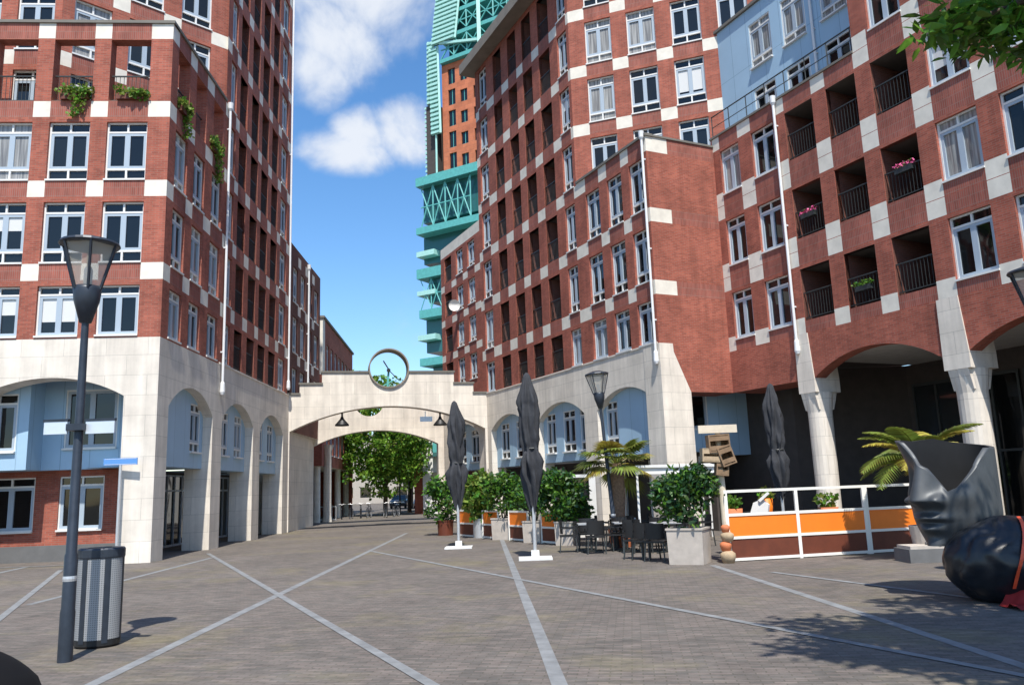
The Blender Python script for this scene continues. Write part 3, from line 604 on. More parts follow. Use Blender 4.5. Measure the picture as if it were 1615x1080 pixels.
mb.face([FB.p(-16, -5.5, 0), FB.p(-3.2, -5.5, 0), FB.p(-3.2, -5.5, 5.72), FB.p(-16, -5.5, 5.72)]); mb.face([FB.p(-3.2, -5.5, 0), FB.p(-1.2, -1.8, 0), FB.p(-1.2, -1.8, 5.72), FB.p(-3.2, -5.5, 5.72)])
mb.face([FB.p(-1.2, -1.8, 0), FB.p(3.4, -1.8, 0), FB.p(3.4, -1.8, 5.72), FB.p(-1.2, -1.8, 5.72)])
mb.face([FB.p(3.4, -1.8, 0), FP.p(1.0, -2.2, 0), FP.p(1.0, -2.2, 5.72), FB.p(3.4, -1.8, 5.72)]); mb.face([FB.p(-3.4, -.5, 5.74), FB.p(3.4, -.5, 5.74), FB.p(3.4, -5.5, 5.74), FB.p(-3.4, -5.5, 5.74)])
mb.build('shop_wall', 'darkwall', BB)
for k in range(6):
    a = -15.6+2.05*k; f = MB(); f.box(a, a+1.9, -5.49, -5.4, 0, .1, T=FB.p); f.box(a, a+1.9, -5.49, -5.4, 2.4, 2.48, T=FB.p); f.box(a, a+1.9, -5.49, -5.4, 4.9, 5.0, T=FB.p)
    for x in (a, a+.92, a+1.82): f.box(x, x+.08, -5.485, -5.39, .1, 4.9, T=FB.p)
    fo = f.build('shopfront', 'rail', BB); g = MB(); g.box(a+.04, a+1.86, -5.485, -5.46, .05, 4.95, T=FB.p); g.build('pane', 'glassb', fo)
FX = Fr(FE.p(.3, -1.35, 0), 64.5)
mb = MB(); wall(mb, FX, .9, 6.6, 2.75, 5.6, [(1.15, 2.75, 3.75, 5.15)], (), .1); mb.face([FX.p(.9, 0, 2.75), FX.p(6.6, 0, 2.75), FX.p(6.6, -1.5, 2.75), FX.p(.9, -1.5, 2.75)]); mb.build('blue_panel_wall', ['blue', 'blue'], BB)
put_window(BB, FX, 1.15, 2.75, 3.75, 5.15, 'plain', 'glass', d=-.07, blind=False)
pipe(BB, FB, -3.55, 5.9, 14.9)
# penthouse
FH = Fr(FB.p(0, -1.3, 0), -25.5); mb = MB(); hw = [(-2.42, -1.25), (-4.15, -3.0), (-6.0, -4.85)]
wall(mb, FH, -7.0, .95, 15.0, 20.35, [(a, c, 17.75, 19.65) for a, c in hw]+[(a, c, 15.05, 16.85) for a, c in hw], (), .12)
for e in (.95,): mb.face([FH.p(e, 0, 15), FH.p(e, -6, 15), FH.p(e, -6, 20.35), FH.p(e, 0, 20.35)])
mb.face([FH.p(.95, 0, 20.35), FH.p(-7, 0, 20.35), FH.p(-7, -6, 20.35), FH.p(.95, -6, 20.35)]); mb.build('penthouse', ['blue', 'blue'], BB)
mb = MB(); mb.box(-7, 1.0, -6, .1, 20.36, 20.48, 0, T=FH.p); mb.build('penthouse_roof_edge', 'roof', BB)
for a, c in hw:
    put_window(BB, FH, a, c, 17.75, 19.65, 'three', 'curtain', d=-.07); put_window(BB, FH, a, c, 15.05, 16.85, 'two', 'glass', d=-.07)
pipe(BB, FH, -4.5, 15.1, 20.2, r=.05)
mb = MB(); mb.tube([FB.p(-.05, -.08, 16.05), FB.p(-7.0, -.08, 16.05)], .025); mb.tube([FB.p(-.05, -.08, 15.6), FB.p(-7.0, -.08, 15.6)], .015)
for k in range(8): u = -.05-6.9*k/7; mb.tube([FB.p(u, -.08, 15.0), FB.p(u, -.08, 16.05)], .02)
mb.box(-7.05, .05, -.3, .05, 15.082, 15.16, 1, T=FB.p)
mb.build('roof_railing', ['rail', 'roof'], BB)
# ------------------------------------------------------------ gateway with clock ring
G0 = (-11.43, 40.55); FGt = Fr(G0, 77)
GT = root('gateway', (G0[0], G0[1], 0), 'pale stone gateway with two shallow arches and a round open clock ring on top', 'gateway')
def gate_wall(name, fr, d0, th, ua, ub, a, c, zs, zc, top, hole, notch):
    b = MB(); us = sorted({ua, ub, a, c} | {a+(c-a)*k/40 for k in range(41)} | {x for s_ in top for x in s_[:2]} | {hole[0]+hole[2]*math.sin(math.pi*(k/16-.5)) for k in range(17)})
    us = [x for x in us if ua <= x <= ub]; us = [x for i, x in enumerate(us) if i == 0 or x-us[i-1] > 1e-4]
    for p_, q_ in zip(us, us[1:]):
        mid = (p_+q_)/2; tz = [s_[2] for s_ in top if s_[0] <= mid <= s_[1]][0]
        lo = [arc_z(x, a, c, zs, zc) if a < mid < c else 0 for x in (p_, q_)]; segs = []
        if abs(mid-hole[0]) < hole[2]:
            dz = [math.sqrt(max(hole[2]**2-(x-hole[0])**2, 0)) for x in (p_, q_)]
            segs.append((lo, [min(hole[1]-k, tz) for k in dz]))
            if not notch: segs.append(([hole[1]+k for k in dz], [tz, tz]))
        else: segs.append((lo, [tz, tz]))
        for L, H in segs:
            for d in (d0, d0-th): b.face([fr.p(p_, d, L[0]), fr.p(q_, d, L[1]), fr.p(q_, d, H[1]), fr.p(p_, d, H[0])])
            if a < mid < c and L is lo: b.face([fr.p(p_, d0, L[0]), fr.p(p_, d0-th, L[0]), fr.p(q_, d0-th, L[1]), fr.p(q_, d0, L[1])])
            b.face([fr.p(p_, d0, H[0]), fr.p(p_, d0-th, H[0]), fr.p(q_, d0-th, H[1]), fr.p(q_, d0, H[1])])
    for e in (a, c): b.face([fr.p(e, d0, 0), fr.p(e, d0-th, 0), fr.p(e, d0-th, zs), fr.p(e, d0, zs)])
    for s_ in top:
        for e in s_[:2]: b.face([fr.p(e, d0, 6.5), fr.p(e, d0-th, 6.5), fr.p(e, d0-th, s_[2]), fr.p(e, d0, s_[2])])
    return b.build(name, 'stone', GT)
TOP = [(-.3, .52, 6.82), (.52, 1.63, 7.34), (1.63, 8.48, 7.95), (8.48, 9.52, 7.34), (9.52, 10.7, 6.82)]
gate_wall('front_arch', FGt, 0, .8, -.3, 10.7, .05, 10.1, 4.95, 6.19, TOP, (5.05, 8.18, 1.0), True)
gate_wall('rear_arch', FGt, -7, .8, -.8, 9.6, 1.1, 8.5, 4.6, 5.47, [(-.8, 9.6, 7.95)], (4.35, 7.2, .88), False)
b = MB()
for a, c, z in TOP:
    for x0, x1 in (((a, 4.0), (6.1, c)) if a == 1.63 else ((a, c),)): b.box(x0-.05, x1+.05, -.86, .07, z+.002, z+.09, 0, T=FGt.p)
b.build('coping', 'roof', GT)
b = MB(); b.face([FGt.p(.05, -.8, 0), FGt.p(1.1, -7, 0), FGt.p(1.1, -7, 5.6), FGt.p(.05, -.8, 5.6)]); b.face([FGt.p(-.4, -.8, 0), FGt.p(.1, -7, 0), FGt.p(.1, -7, 5.6), FGt.p(-.4, -.8, 5.6)]); b.face([FGt.p(.05, -.8, 5.6), FGt.p(1.1, -7, 5.6), FGt.p(.1, -7, 5.6), FGt.p(-.4, -.8, 5.6)])
b.build('side_wall', 'stone', GT)
def ring(name, fr, u, z, r0, r1, d0, d1, mats, n=48):
    b = MB()
    prof = [(r1, d0), (r1, d1), (r0, d1), (r0, d0), (r1, d0)]
    b.grid([[fr.p(u+r*math.cos(2*math.pi*k/n), d, z+r*math.sin(2*math.pi*k/n)) for k in range(n)] for r, d in prof], 0, True)
    return b.build(name, mats, GT)
ring('clock_ring', FGt, 5.05, 8.18, .985, 1.055, .1, -.9, 'cornice')
b = MB(); d = -.3
b.bar(FGt.p(4.78, d, 8.62), FGt.p(5.12, d, 8.06), .13, .05); b.bar(FGt.p(5.12, d, 8.06), FGt.p(5.55, d, 7.62), .05, .04); b.tube([FGt.p(5.05, d-.05, 8.12), FGt.p(5.05, d+.06, 8.12)], .1, 14); b.build('clock_hand', 'black', GT)
b = MB(); b.bar(FGt.p(5.0, d-.1, 7.24), FGt.p(5.06, d-.1, 8.1), .10, .06); b.bar(FGt.p(4.75, d-.1, 7.3), FGt.p(5.3, d-.1, 7.6), .06, .06); b.build('clock_bracket', 'teal', GT)
b = MB(); b.bar(FGt.p(4.35, -7.3, 5.9), FGt.p(4.35, -7.3, 6.35), .09, .09); b.build('hanging_finial', 'rail', GT)
def pendant(u, d, label):
    q = FGt.p(u, d, 0); zt = arc_z(u, .05, 10.1, 4.95, 6.19); o = root('pendant_lamp', (q.x, q.y, zt), label, 'lamp', 'lamps hanging in the gateway')
    b = MB(); b.tube([(q.x, q.y, zt), (q.x, q.y, zt-.22)], .05, 8); b.build('stem', 'black', o)
    b = MB(); b.lathe([(.06, zt-.2), (.1, zt-.32), (.36, zt-.62), (.36, zt-.68), (0, zt-.66)], (q.x, q.y, 0), 18); b.build('lamp_shade', 'black', o, True)
pendant(2.65, -.4, 'black cone lamp hanging under the left half of the gateway arch'); pendant(7.75, -.4, 'black cone lamp hanging under the gateway arch by the folded parasol')
b = MB(); b.box(6.7, 7.35, -.55, -.48, 5.4, 5.66, 0, T=FGt.p); b.box(6.95, 7.0, -.54, -.5, 5.66, 5.95, 0, T=FGt.p); single(b, 'hanging_sign', 'signface', FGt.p(7, -.5, 5.5), 'small pale rectangular sign hanging under the gateway arch', 'sign')
# ------------------------------------------------------------ the street beyond the gate
FB1 = root('brown_brick_building', tuple(FS.p(16.5, 0, 0)), 'brown brick street front with a pale drainpipe just beyond the gateway on the left', 'building')
mb = MB(); fo_ = [(16.9+1.75*k, 18.0+1.75*k) for k in range(4)]
mops = [(a, c, z, z+1.95) for a, c in fo_ for z in (6.4, 9.15, 11.85)]; wall(mb, FS, 16.35, 23.8, 5.0, 14.9, mops, stones_of([(18.0+1.75*k, 18.65+1.75*k) for k in range(3)], mids[:3]), .2)
mb.face([FS.p(23.8, 0, 5), FS.p(23.8, -8, 5), FS.p(23.8, -8, 14.9), FS.p(23.8, 0, 14.9)]); mb.face([FS.p(16.35, 0, 14.9), FS.p(23.8, 0, 14.9), FS.p(23.8, -8, 14.9), FS.p(16.35, -8, 14.9)], 2); mb.face([FS.p(16.35, 0, 5), FS.p(23.8, 0, 5), FS.p(23.8, -4, 5), FS.p(16.35, -4, 5)], 1)
mb.build('wall', ['brick_brown_shade', 'block', 'roof', 'brick_brown_shade'], FB1)
for i, (a, c, z, z1) in enumerate(mops): put_window(FB1, FS, a, c, z, z1, 'three')
pipe(FB1, FS, 20.2, 7, 14.4)
b = MB(); b.box(16.4, 30, -3.7, -3.6, 0, 5.0, 0, T=FS.p); b.build('shop_wall', 'brick_brown_shade', FB1)
for a in (17, 20.5, 24, 27.2):
    f = MB(); f.box(a, a+2.2, -3.59, -3.5, 0, 2.9, 0, T=FS.p); f.build('shopfront', 'glassb', FB1)
for u in (23.3, 29.5):
    b = MB(); b.lathe([(.32, 0), (.26, .4), (.26, 4.6), (.42, 5.0)], FS.p(u, -.6, 0), 16); b.build('stone_pier', 'stone', FB1, True)
FD = Fr((-12.6, 52.5), -4)
FB2 = root('street_house', (-12.6, 52.5, 0), 'distant brick house with a pale corner behind the left of the gateway', 'building')
mb = MB(); wall(mb, FD, 0, 15, 3.6, 13.4, [(1.6+1.8*k, 2.7+1.8*k, z, z+1.9) for k in range(7) for z in (4.4, 7.2, 10)], [(0, .9, 9.6, 13.4)], .2)
FD2 = Fr(FD.p(0, 0, 0), 86); wall(mb, FD2, -7, 0, 3.6, 13.4, (), [(-2, 0, 9.6, 13.4)], 0)
mb.face([FD.p(0, 0, 13.4), FD.p(15, 0, 13.4), FD.p(15, -7, 13.4), FD.p(0, -7, 13.4)], 2); mb.face([FD.p(15, 0, 0), FD.p(15, -7, 0), FD.p(15, -7, 13.4), FD.p(15, 0, 13.4)])
mb.face([FD.p(0, -2.6, 0), FD.p(15, -2.6, 0), FD.p(15, -2.6, 3.6), FD.p(0, -2.6, 3.6)]); mb.face([FD.p(0, 0, 3.6), FD.p(15, 0, 3.6), FD.p(15, -2.6, 3.6), FD.p(0, -2.6, 3.6)], 1)
mb.build('wall', ['brick', 'block', 'roof', 'brick_belt'], FB2)
for k in range(7):
    for z in (4.4, 7.2, 10): put_window(FB2, FD, 1.6+1.8*k, 2.7+1.8*k, z, z+1.9, 'two')
for u in (.5, 5, 9.5, 14):
    b = MB(); b.lathe([(.24, 0), (.22, 3.6)], FD.p(u, -.4, 0), 14); b.build('stone_pier', 'block', FB2, True)
mb = MB(); mb.box(-.1, 15.1, -7, .12, 13.4, 13.55, 0, T=FD.p); mb.build('roof_edge', 'roof', FB2)
for k in range(4): f = MB(); f.box(1+3.5*k, 3.6+3.5*k, -2.59, -2.5, 0, 2.7, 0, T=FD.p); f.build('shopfront', 'glassb', FB2)
FW = Fr((-7.4, 64), 90)
FB3 = root('white_house', (-7.4, 64, 0), 'white rendered building with a teal bay seen through the gateway on the right', 'building')
mb = MB(); mb.box(0, 5, -14, 0, 0, 9, 0, T=FW.p); mb.build('wall', 'whitewall', FB3)
mb = MB(); mb.box(-.7, -.001, -14, -.3, 0, 9.5, 0, T=FW.p); mb.build('side_wall', 'brick', FB3)
mb = MB(); mb.box(.9, 2.7, .001, .8, 4.7, 6.0, 0, T=FW.p); mb.box(.9, 2.7, .001, .8, 4.4, 4.7, 1, T=FW.p); mb.build('bay_window', ['teal', 'tealdark'], FB3)
for k in range(2): f = MB(); f.box(.7+2*k, 1.7+2*k, .001, .05, 1.1, 3.2, 0, T=FW.p); f.build('window', 'glassb', FB3)
FY = Fr((-40, 135), 90)
FB4 = root('end_building', (-40, 135, 0), 'low pale block closing the far end of the street behind the cars', 'building')
mb = MB(); wall(mb, FY, 0, 60, 0, 11, [(2+3*k, 3.8+3*k, z, z+1.7) for k in range(19) for z in (1, 4.2, 7.4)], (), .2); mb.box(-.1, 60.1, -10, .1, 11, 11.3, 1, T=FY.p); mb.build('wall', ['plasterpale', 'roof'], FB4)
for k in range(19):
    for z in (1, 4.2, 7.4): f = MB(); f.box(2+3*k, 3.8+3*k, -.19, -.15, z, z+1.7, 0, T=FY.p); f.build('window', 'glass', FB4)
# ------------------------------------------------------------ far office tower with teal steelwork
FZ = Fr((-3.7, 100), -59)
OT = root('office_tower', (-3.7, 100, 0), 'tall office tower with orange cladding and teal steel fins behind the brick tower', 'tower')
mb = MB(); ow = []
for k in range(5):
    z = 44.2+3.08*k; ow += [(3.3, 4.5, z, z+2.3), (1.35, 2.5, z, z+1.75), (-.75, .35, z, z+1.75), (-2.9, -1.8, z, z+1.75), (-5, -3.9, z, z+1.75)]
wall(mb, FZ, -14, 5.5, 43.2, 59.6, ow, (), .3); mb.face([FZ.p(5.5, 0, 43), FZ.p(5.5, -14, 43), FZ.p(5.5, -14, 60), FZ.p(5.5, 0, 60)])
mb.box(-14, 7.2, -14, -3, 0, 43.2, 1, T=FZ.p); mb.build('wall', ['brick_far', 'darkwall'], OT)
for a, c, z0, z1 in ow:
    f = MB(); f.box(a, c, -.28, -.2, z0, z1, 0, T=FZ.p); f.box(a, c, -.199, -.15, z0-.25 if c > 3 else z0, z0+.1, 1, T=FZ.p); f.box((a+c)/2-.04, (a+c)/2+.04, -.199, -.16, z0+.1, z1, 1, T=FZ.p); f.build('window', ['glass', 'teal'], OT)
mb = MB()     # crown storeys: decks, lattice, dark glass
for z in (59.7, 63.1, 66.5, 70, 74, 78): mb.box(-14, 5.4, -12, .6, z, z+.55, 0, T=FZ.p)
mb.box(-14, 5.0, -11, -1.2, 59.9, 82, 1, T=FZ.p)
mb.build('crown', ['teal', 'tealdark'], OT)
def lattice(u0, u1, z0, z1, n, d=.5, r=.09):
    b = MB(); w_ = (u1-u0)/n
    for k in range(n):
        a = u0+w_*k; b.bar(FZ.p(a, d, z0), FZ.p(a+w_, d, z1), r*2); b.bar(FZ.p(a+w_, d, z0), FZ.p(a, d, z1), r*2); b.bar(FZ.p(a, d, z0), FZ.p(a, d, z1), r*2.4); b.bar(FZ.p(a, d, (z0+z1)/2), FZ.p(a+w_, d, (z0+z1)/2), r*2)
    return b.build('lattice', 'teal', OT)
lattice(-10, 5.2, 60.3, 63.0, 7, .5, .07); lattice(-10, 5.2, 63.8, 66.4, 7, .5, .07); lattice(-10, 5.2, 67.1, 70, 7, .5, .07)
b = MB(); b.bar(FZ.p(5.2, .8, 62.6), FZ.p(-3, .8, 60.6), .35); b.bar(FZ.p(-1.4, .9, 60), FZ.p(-1.4, .9, 80), .5); b.build('brace', 'tealpale', OT)
def fin(a0, a1, z0, z1, lean, d):       # a stack of horizontal louvres on two slanted posts
    b = MB(); n = int((z1-z0)/.62)
    for k in range(n):
        z = z0+(z1-z0)*k/n; o = lean*(k/n)
        b.box(a0-o, a1-o, d-.5, d, z, z+.34, 0, T=FZ.p)
    b.bar(FZ.p(a0, d-.4, z0), FZ.p(a0-lean, d-.4, z1), .3); b.bar(FZ.p(a1, d-.4, z0), FZ.p(a1-lean, d-.4, z1), .3)
    b.prism([(a0+.15, z0), (a1-.15, z0), (a1-lean-.15, z1), (a0-lean+.15, z1)], lambda u, z: FZ.p(u, d-.55, z), lambda u, z: FZ.p(u, d-.7, z), 1)
    b.build('louvre_fin', ['tealpale', 'tealdark'], OT)
fin(5.55, 6.9, 49.6, 62.5, -.25, .9); fin(6.95, 7.9, 54.5, 64, .15, .4); fin(2.6, 6.4, 62.6, 84, 3.0, 1.2)
b = MB(); b.box(6.6, 8.3, -4, .0, 43, 54.4, 0, T=FZ.p); b.build('side_shaft', 'darkwall', OT)
b = MB()
for k in range(17): b.box(8.31, 8.75, -1.2, -.2, 43.6+.66*k, 43.9+.66*k, 0, T=FZ.p)
b.build('louvre_fin', 'tealpale', OT)
b = MB(); b.tube([FZ.p(6.3, .5, 43), FZ.p(6.3, .5, 49.5)], .14); b.build('steel_column', 'tealpale', OT)
b = MB()    # decks of the lower storeys, each with a dark glazed floor between
for z0, z1, u1, dd in ((41.9, 43.1, 8.5, 2.4), (35.2, 36.1, 8.5, 2.4), (29.2, 30.5, 8.7, 2.2), (23.9, 25.0, 8.5, 2.0), (17.6, 18.6, 8.5, 2.0), (12, 12.8, 9, 2)): b.box(-10, u1, -8, dd, z0, z1, 0, T=FZ.p)
for z0, z1, u1, dd in ((37.0, 41.9, 8.1, 1.2), (31.5, 35.2, 8.6, .6), (26, 29.2, 7.4, 1.2), (19.5, 23.9, 8.4, .6), (13, 17.6, 7.4, .6)): b.box(-10, u1, -8, dd, z0, z1, 1, T=FZ.p)
for z0, z1 in ((32.3, 33.0), (27.0, 27.6), (21, 21.7)): b.box(6.0, 8.9, -2, 1.9, z0, z1, 2, T=FZ.p)
b.build('teal_deck', ['teal', 'tealdark', 'tealpale'], OT)
lattice(0, 8.0, 36.2, 41.8, 4, 1.9, .07); lattice(5, 8.4, 25.1, 29.1, 2, 1.7, .06)
# ------------------------------------------------------------ plants
def leaf(b, p, s, m=0, up_=.0, wide=.45, six=False):
    n = Vector((random.gauss(0, 1), random.gauss(0, 1), random.gauss(0, 1)+up_)).normalized(); a = Vector((random.gauss(0, 1), random.gauss(0, 1), random.gauss(0, .7)))
    x = (a-n*a.dot(n)).normalized(); y = n.cross(x); p = Vector(p); l = s*random.uniform(.7, 1.25)
    if six:
        b.face([p, p+x*l*.3+y*l*wide*.5, p+x*l*.62+y*l*wide*.42-n*l*.05, p+x*l-n*l*.16, p+x*l*.62-y*l*wide*.42-n*l*.05, p+x*l*.3-y*l*wide*.5], m)
    else: b.face([p, p+x*l*.5+y*l*wide, p+x*l-n*l*.12, p+x*l*.5-y*l*wide], m)
def clump(b, c, r, n, s, ms=(0,), up_=.6, six=False, wide=.45, shell=.5):
    for _ in range(n):
        v = Vector((random.gauss(0, 1), random.gauss(0, 1), random.gauss(0, 1))).normalized()*random.uniform(shell, 1)**.6
        leaf(b, (c[0]+v.x*r[0], c[1]+v.y*r[1], c[2]+v.z*r[2]), s, random.choice(ms), up_, wide, six)
def crown(b, c, r, clumps, per, cr, s, ms, up_=.6, six=False):
    for _ in range(clumps):
        v = Vector((random.gauss(0, 1), random.gauss(0, 1), random.gauss(0, 1))).normalized()*random.uniform(.25, 1)**.5
        k = cr*random.uniform(.6, 1.3); clump(b, (c[0]+v.x*r[0], c[1]+v.y*r[1], c[2]+v.z*r[2]), (k, k, k*.7), per, s, ms, up_, six)
def tree(loc, h, cz, r, label, clumps=70, per=80, s=.3, cr=.9):
    o = root('street_tree', loc, label, 'tree', 'trees along the street beyond the gateway'); x, y, z = loc; b = MB()
    b.tube([(x, y, 0), (x+.05, y, h*.3), (x, y+.1, h*.6), (x, y, h*.85)], [.19, .15, .11, .03], 10)
    for k in range(9):
        a = k*2.4; z0 = h*(.28+.05*k); L = r[0]*.75; b.tube([(x, y, z0), (x+math.cos(a)*L*.5, y+math.sin(a)*L*.5, z0+.7), (x+math.cos(a)*L, y+math.sin(a)*L, z0+1.2)], [.07, .045, .015], 6)
    b.build('trunk', 'bark', o, True); b = MB(); crown(b, (x, y, cz), r, clumps, per, cr, s, (0, 1, 2, 2, 2)); b.build('crown', ['leaf', 'leaflit', 'leafsun'], o)
tree((-10.2, 63, 0), 11.5, 6.2, (3.7, 3.0, 4.6), 'tall leafy tree framed by the gateway arch, nearest of the row', 150, 90, .24, .8)
tree((-9.4, 71, 0), 9, 6.0, (3.2, 2.8, 4.0), 'leafy tree with a thin dark trunk just behind the nearest street tree', 80)
tree((-10.9, 84, 0), 9, 6.0, (3, 3, 3.8), 'distant leafy tree at the back of the row beyond the gateway', 80, 70, .35)
tree((-15.6, 75, 0), 13, 9.5, (2.2, 2.5, 4), 'distant tree whose top shows above the gateway left of the clock ring', 70, 70, .35)
# near tree at the photographer's right: its low branch hangs into the picture and its shade falls on the paving
NT = root('shade_tree', (9.2, 2.6, 0), 'leafy green tree whose branch hangs into the upper right corner', 'tree')
b = MB(); b.tube([(9.2, 2.6, 0), (9.1, 2.7, 2.5), (8.6, 3.1, 4.6), (7.6, 3.8, 6.6), (6.6, 4.4, 8.2)], [.3, .25, .21, .15, .06], 14)
TW_ = [((8.6, 3.1, 4.6), (6.6, 4.6, 5.6), (4.9, 5.8, 5.75), (3.8, 6.2, 5.45)), ((7.6, 3.8, 6.6), (5.6, 4.0, 7.0), (3.6, 3.9, 7.6)), ((8.1, 3.4, 5.6), (7.2, 5.5, 6.8), (6.4, 7.0, 7.6)), ((6.6, 4.6, 5.6), (5.4, 6.2, 6.2), (4.6, 6.9, 6.9))]
for t_ in TW_: b.tube(t_, [.08-.02*k for k in range(len(t_))], 7)
b.build('trunk', 'bark', NT, True); b = MB()
for c, r, n in (((3.72, 6.1, 5.47), (.30, .3, .10), 90), ((3.52, 6.05, 5.33), (.16, .2, .05), 26), ((4.05, 6.2, 5.34), (.35, .3, .10), 110), ((4.15, 6.15, 5.6), (.5, .45, .2), 330), ((4.7, 6.1, 5.75), (.6, .6, .33), 520), ((4.45, 6.2, 5.3), (.3, .3, .12), 110), ((5.4, 5.6, 6.1), (.9, .9, .5), 600)):
    clump(b, c, r, n, .16, (0, 1, 1), 1.2, True, .34, .1)
for _ in range(150):
    v = Vector((random.gauss(0, 1), random.gauss(0, 1), random.gauss(0, 1))).normalized()*random.uniform(.05, 1)**.45
    c = (6.6+v.x*3.1, 3.9+v.y*3.3, 8.3+v.z*1.5); clump(b, c, (.62, .62, .35), 120, .23, (0, 1, 2), 1.0, True, .45, .1)
for c in ((7.6, 7.2, 7.4), (8.2, 8.0, 7.8), (7.2, 6.2, 7.2), (8.6, 6.6, 7.0), (9.4, 7.4, 7.4), (8.8, 5.4, 7.2), (6.9, 7.2, 8.1), (7.8, 6.6, 8.0), (9.0, 8.2, 8.4)): clump(b, c, (.9, .9, .45), 190, .19, (0, 1, 2), 1.0, True, .45, .1)
b.build('crown', ['leaf', 'leaflit', 'leafdark'], NT)
# ------------------------------------------------------------ street lamps
def lamp(loc, label, lean=0, signs=False, first=[None]):
    x, y, _ = loc
    if first[0] and not signs:
        o = dup(first[0], None, loc, 0); WL[o.name] = Vector(loc); tag(o, label); return o
    o = root('street_lamp', loc, label, 'street lamp', 'street lamps on the square')
    b = MB(); b.lathe([(.082, 0), (.082, .55), (.074, .6), (.072, 1.2), (.062, 1.22), (.042, 4.0), (.042, 4.05)], loc, 20); b.build('pole', 'metal_dark', o, True)
    b = MB(); b.lathe([(.074, .9), (.078, .93), (.074, .96)], loc, 16); b.build('pole_band', 'steel', o)
    b = MB(); b.lathe([(.0, 3.98), (.07, 4.0), (.15, 4.28), (.165, 4.42), (.15, 4.46), (0, 4.46)], loc, 20); b.build('lamp_base', 'metal_dark', o, True)
    b = MB(); b.lathe([(.15, 4.46), (.31, 5.0)], loc, 6); b.build('glass_body', 'lampglass', o)
    b = MB(); b.lathe([(.02, 4.46), (.05, 4.5), (.05, 4.68), (.03, 4.72), (0, 4.72)], loc, 12); b.build('bulb', 'white', o, True)
    b = MB(); b.lathe([(.34, 4.985), (.355, 5.0), (.34, 5.03), (.12, 5.10), (0, 5.11)], loc, 24); b.lathe([(.34, 4.985), (.15, 4.975), (0, 4.975)], loc, 24); b.build('lamp_cap', 'metal_dark', o)
    b = MB()
    for k in range(6):
        a = 2*math.pi*k/6; b.bar((x+.16*math.cos(a), y+.16*math.sin(a), 4.42), (x+.335*math.cos(a), y+.335*math.sin(a), 5.0), .025)
    b.build('cage', 'metal_dark', o)
    if first[0] is None: first[0] = o
    return o
l0 = lamp((2.78, 23.52, 0), 'dark street lamp standing among the cafe tables in front of the stone arcade')
l0.rotation_euler = (0, R(-3.6), 0)
lamp((8.62, 12.9, 0), 'street lamp at the right edge beside the dark sculpture')
l1 = lamp((-5.3, 9.75, 0), 'near street lamp with two pale sign boards standing beside the litter bin', signs=True)
for x0, x1, yy in ((-.37, -.09, -.05), (.09, .44, .03)):
    b = MB(); b.box(-5.3+x0, -5.3+x1, 9.7+yy, 9.73+yy, 2.62, 2.77, 0); b.box(-5.3+x0-.01, -5.3+x1+.01, 9.695+yy, 9.735+yy, 2.77, 2.80, 1); so = b.build('sign_board', ['signface', 'metal_dark'], l1)
b = MB(); b.box(-5.4, -5.2, 9.64, 9.86, 2.66, 2.74); b.build('sign_clamp', 'metal_dark', l1)
# ------------------------------------------------------------ litter bin
cx, cy = -5.43, 10.72
LBn = root('litter_bin', (cx, cy, 0), 'oval grey perforated steel litter bin with dark ribs behind the near lamp', 'litter bin')
def ell(a, r=1): return (cx+.275*r*math.cos(a), cy+.24*r*math.sin(a))
for k in range(6):
    a0, a1 = 2*math.pi*(k+.13)/6-1.9, 2*math.pi*(k+.87)/6-1.9; b = MB(); n = 8
    b.grid([[(*ell(a0+(a1-a0)*j/n), z) for j in range(n+1)] for z in (.1, 1.10)]); 
    s_ = [0]
    for j in range(n): s_.append(s_[-1]+math.dist(ell(a0+(a1-a0)*j/n), ell(a0+(a1-a0)*(j+1)/n)))
    for j in range(n): b.uv[j] = [(s_[j], .1), (s_[j+1], .1), (s_[j+1], 1.1), (s_[j], 1.1)]
    b.build('panel', 'canmetal', LBn)
b = MB()
for k in range(6):
    a0, a1 = 2*math.pi*(k-.13)/6-1.9, 2*math.pi*(k+.13)/6-1.9
    b.grid([[(*ell(a0+(a1-a0)*j/4, r), z) for j in range(5)] for z, r in ((.06, 1.02), (1.1, 1.02))])
b.build('rib', 'metal_dark', LBn)
b = MB(); n = 28
b.grid([[(*ell(2*math.pi*j/n, r), z) for j in range(n)] for r, z in ((1.03, 1.09), (1.05, 1.11), (1.05, 1.20), (.98, 1.22), (.62, 1.22), (.6, 1.0))], 0, True); b.build('rim', 'metal_dark', LBn)
b = MB(); b.grid([[(*ell(2*math.pi*j/n, r), z) for j in range(n)] for r, z in ((.95, .1), (1.0, .09), (1.0, .03), (.9, .0), (0, 0))], 0, True); b.build('base', 'black', LBn)
# ------------------------------------------------------------ street name sign
SNp = root('name_sign', (-11.72, 25.02-1.05, 0), 'blue street name plate on a thin grey post in front of the left stone pillar', 'sign')
x, y = -11.72, 23.97
b = MB(); b.tube([(x, y, 0), (x, y, 2.86)], .045, 12); b.build('post', 'steel', SNp, True)
b = MB(); b.box(x-.5, x+.5, y-.03, y+.0, 2.86, 3.06); b.box(x-.47, x+.47, y-.034, y-.031, 2.875, 2.885, 1); b.box(x-.47, x+.47, y-.034, y-.031, 3.035, 3.045, 1); b.build('name_plate', ['signblue', 'white'], SNp)
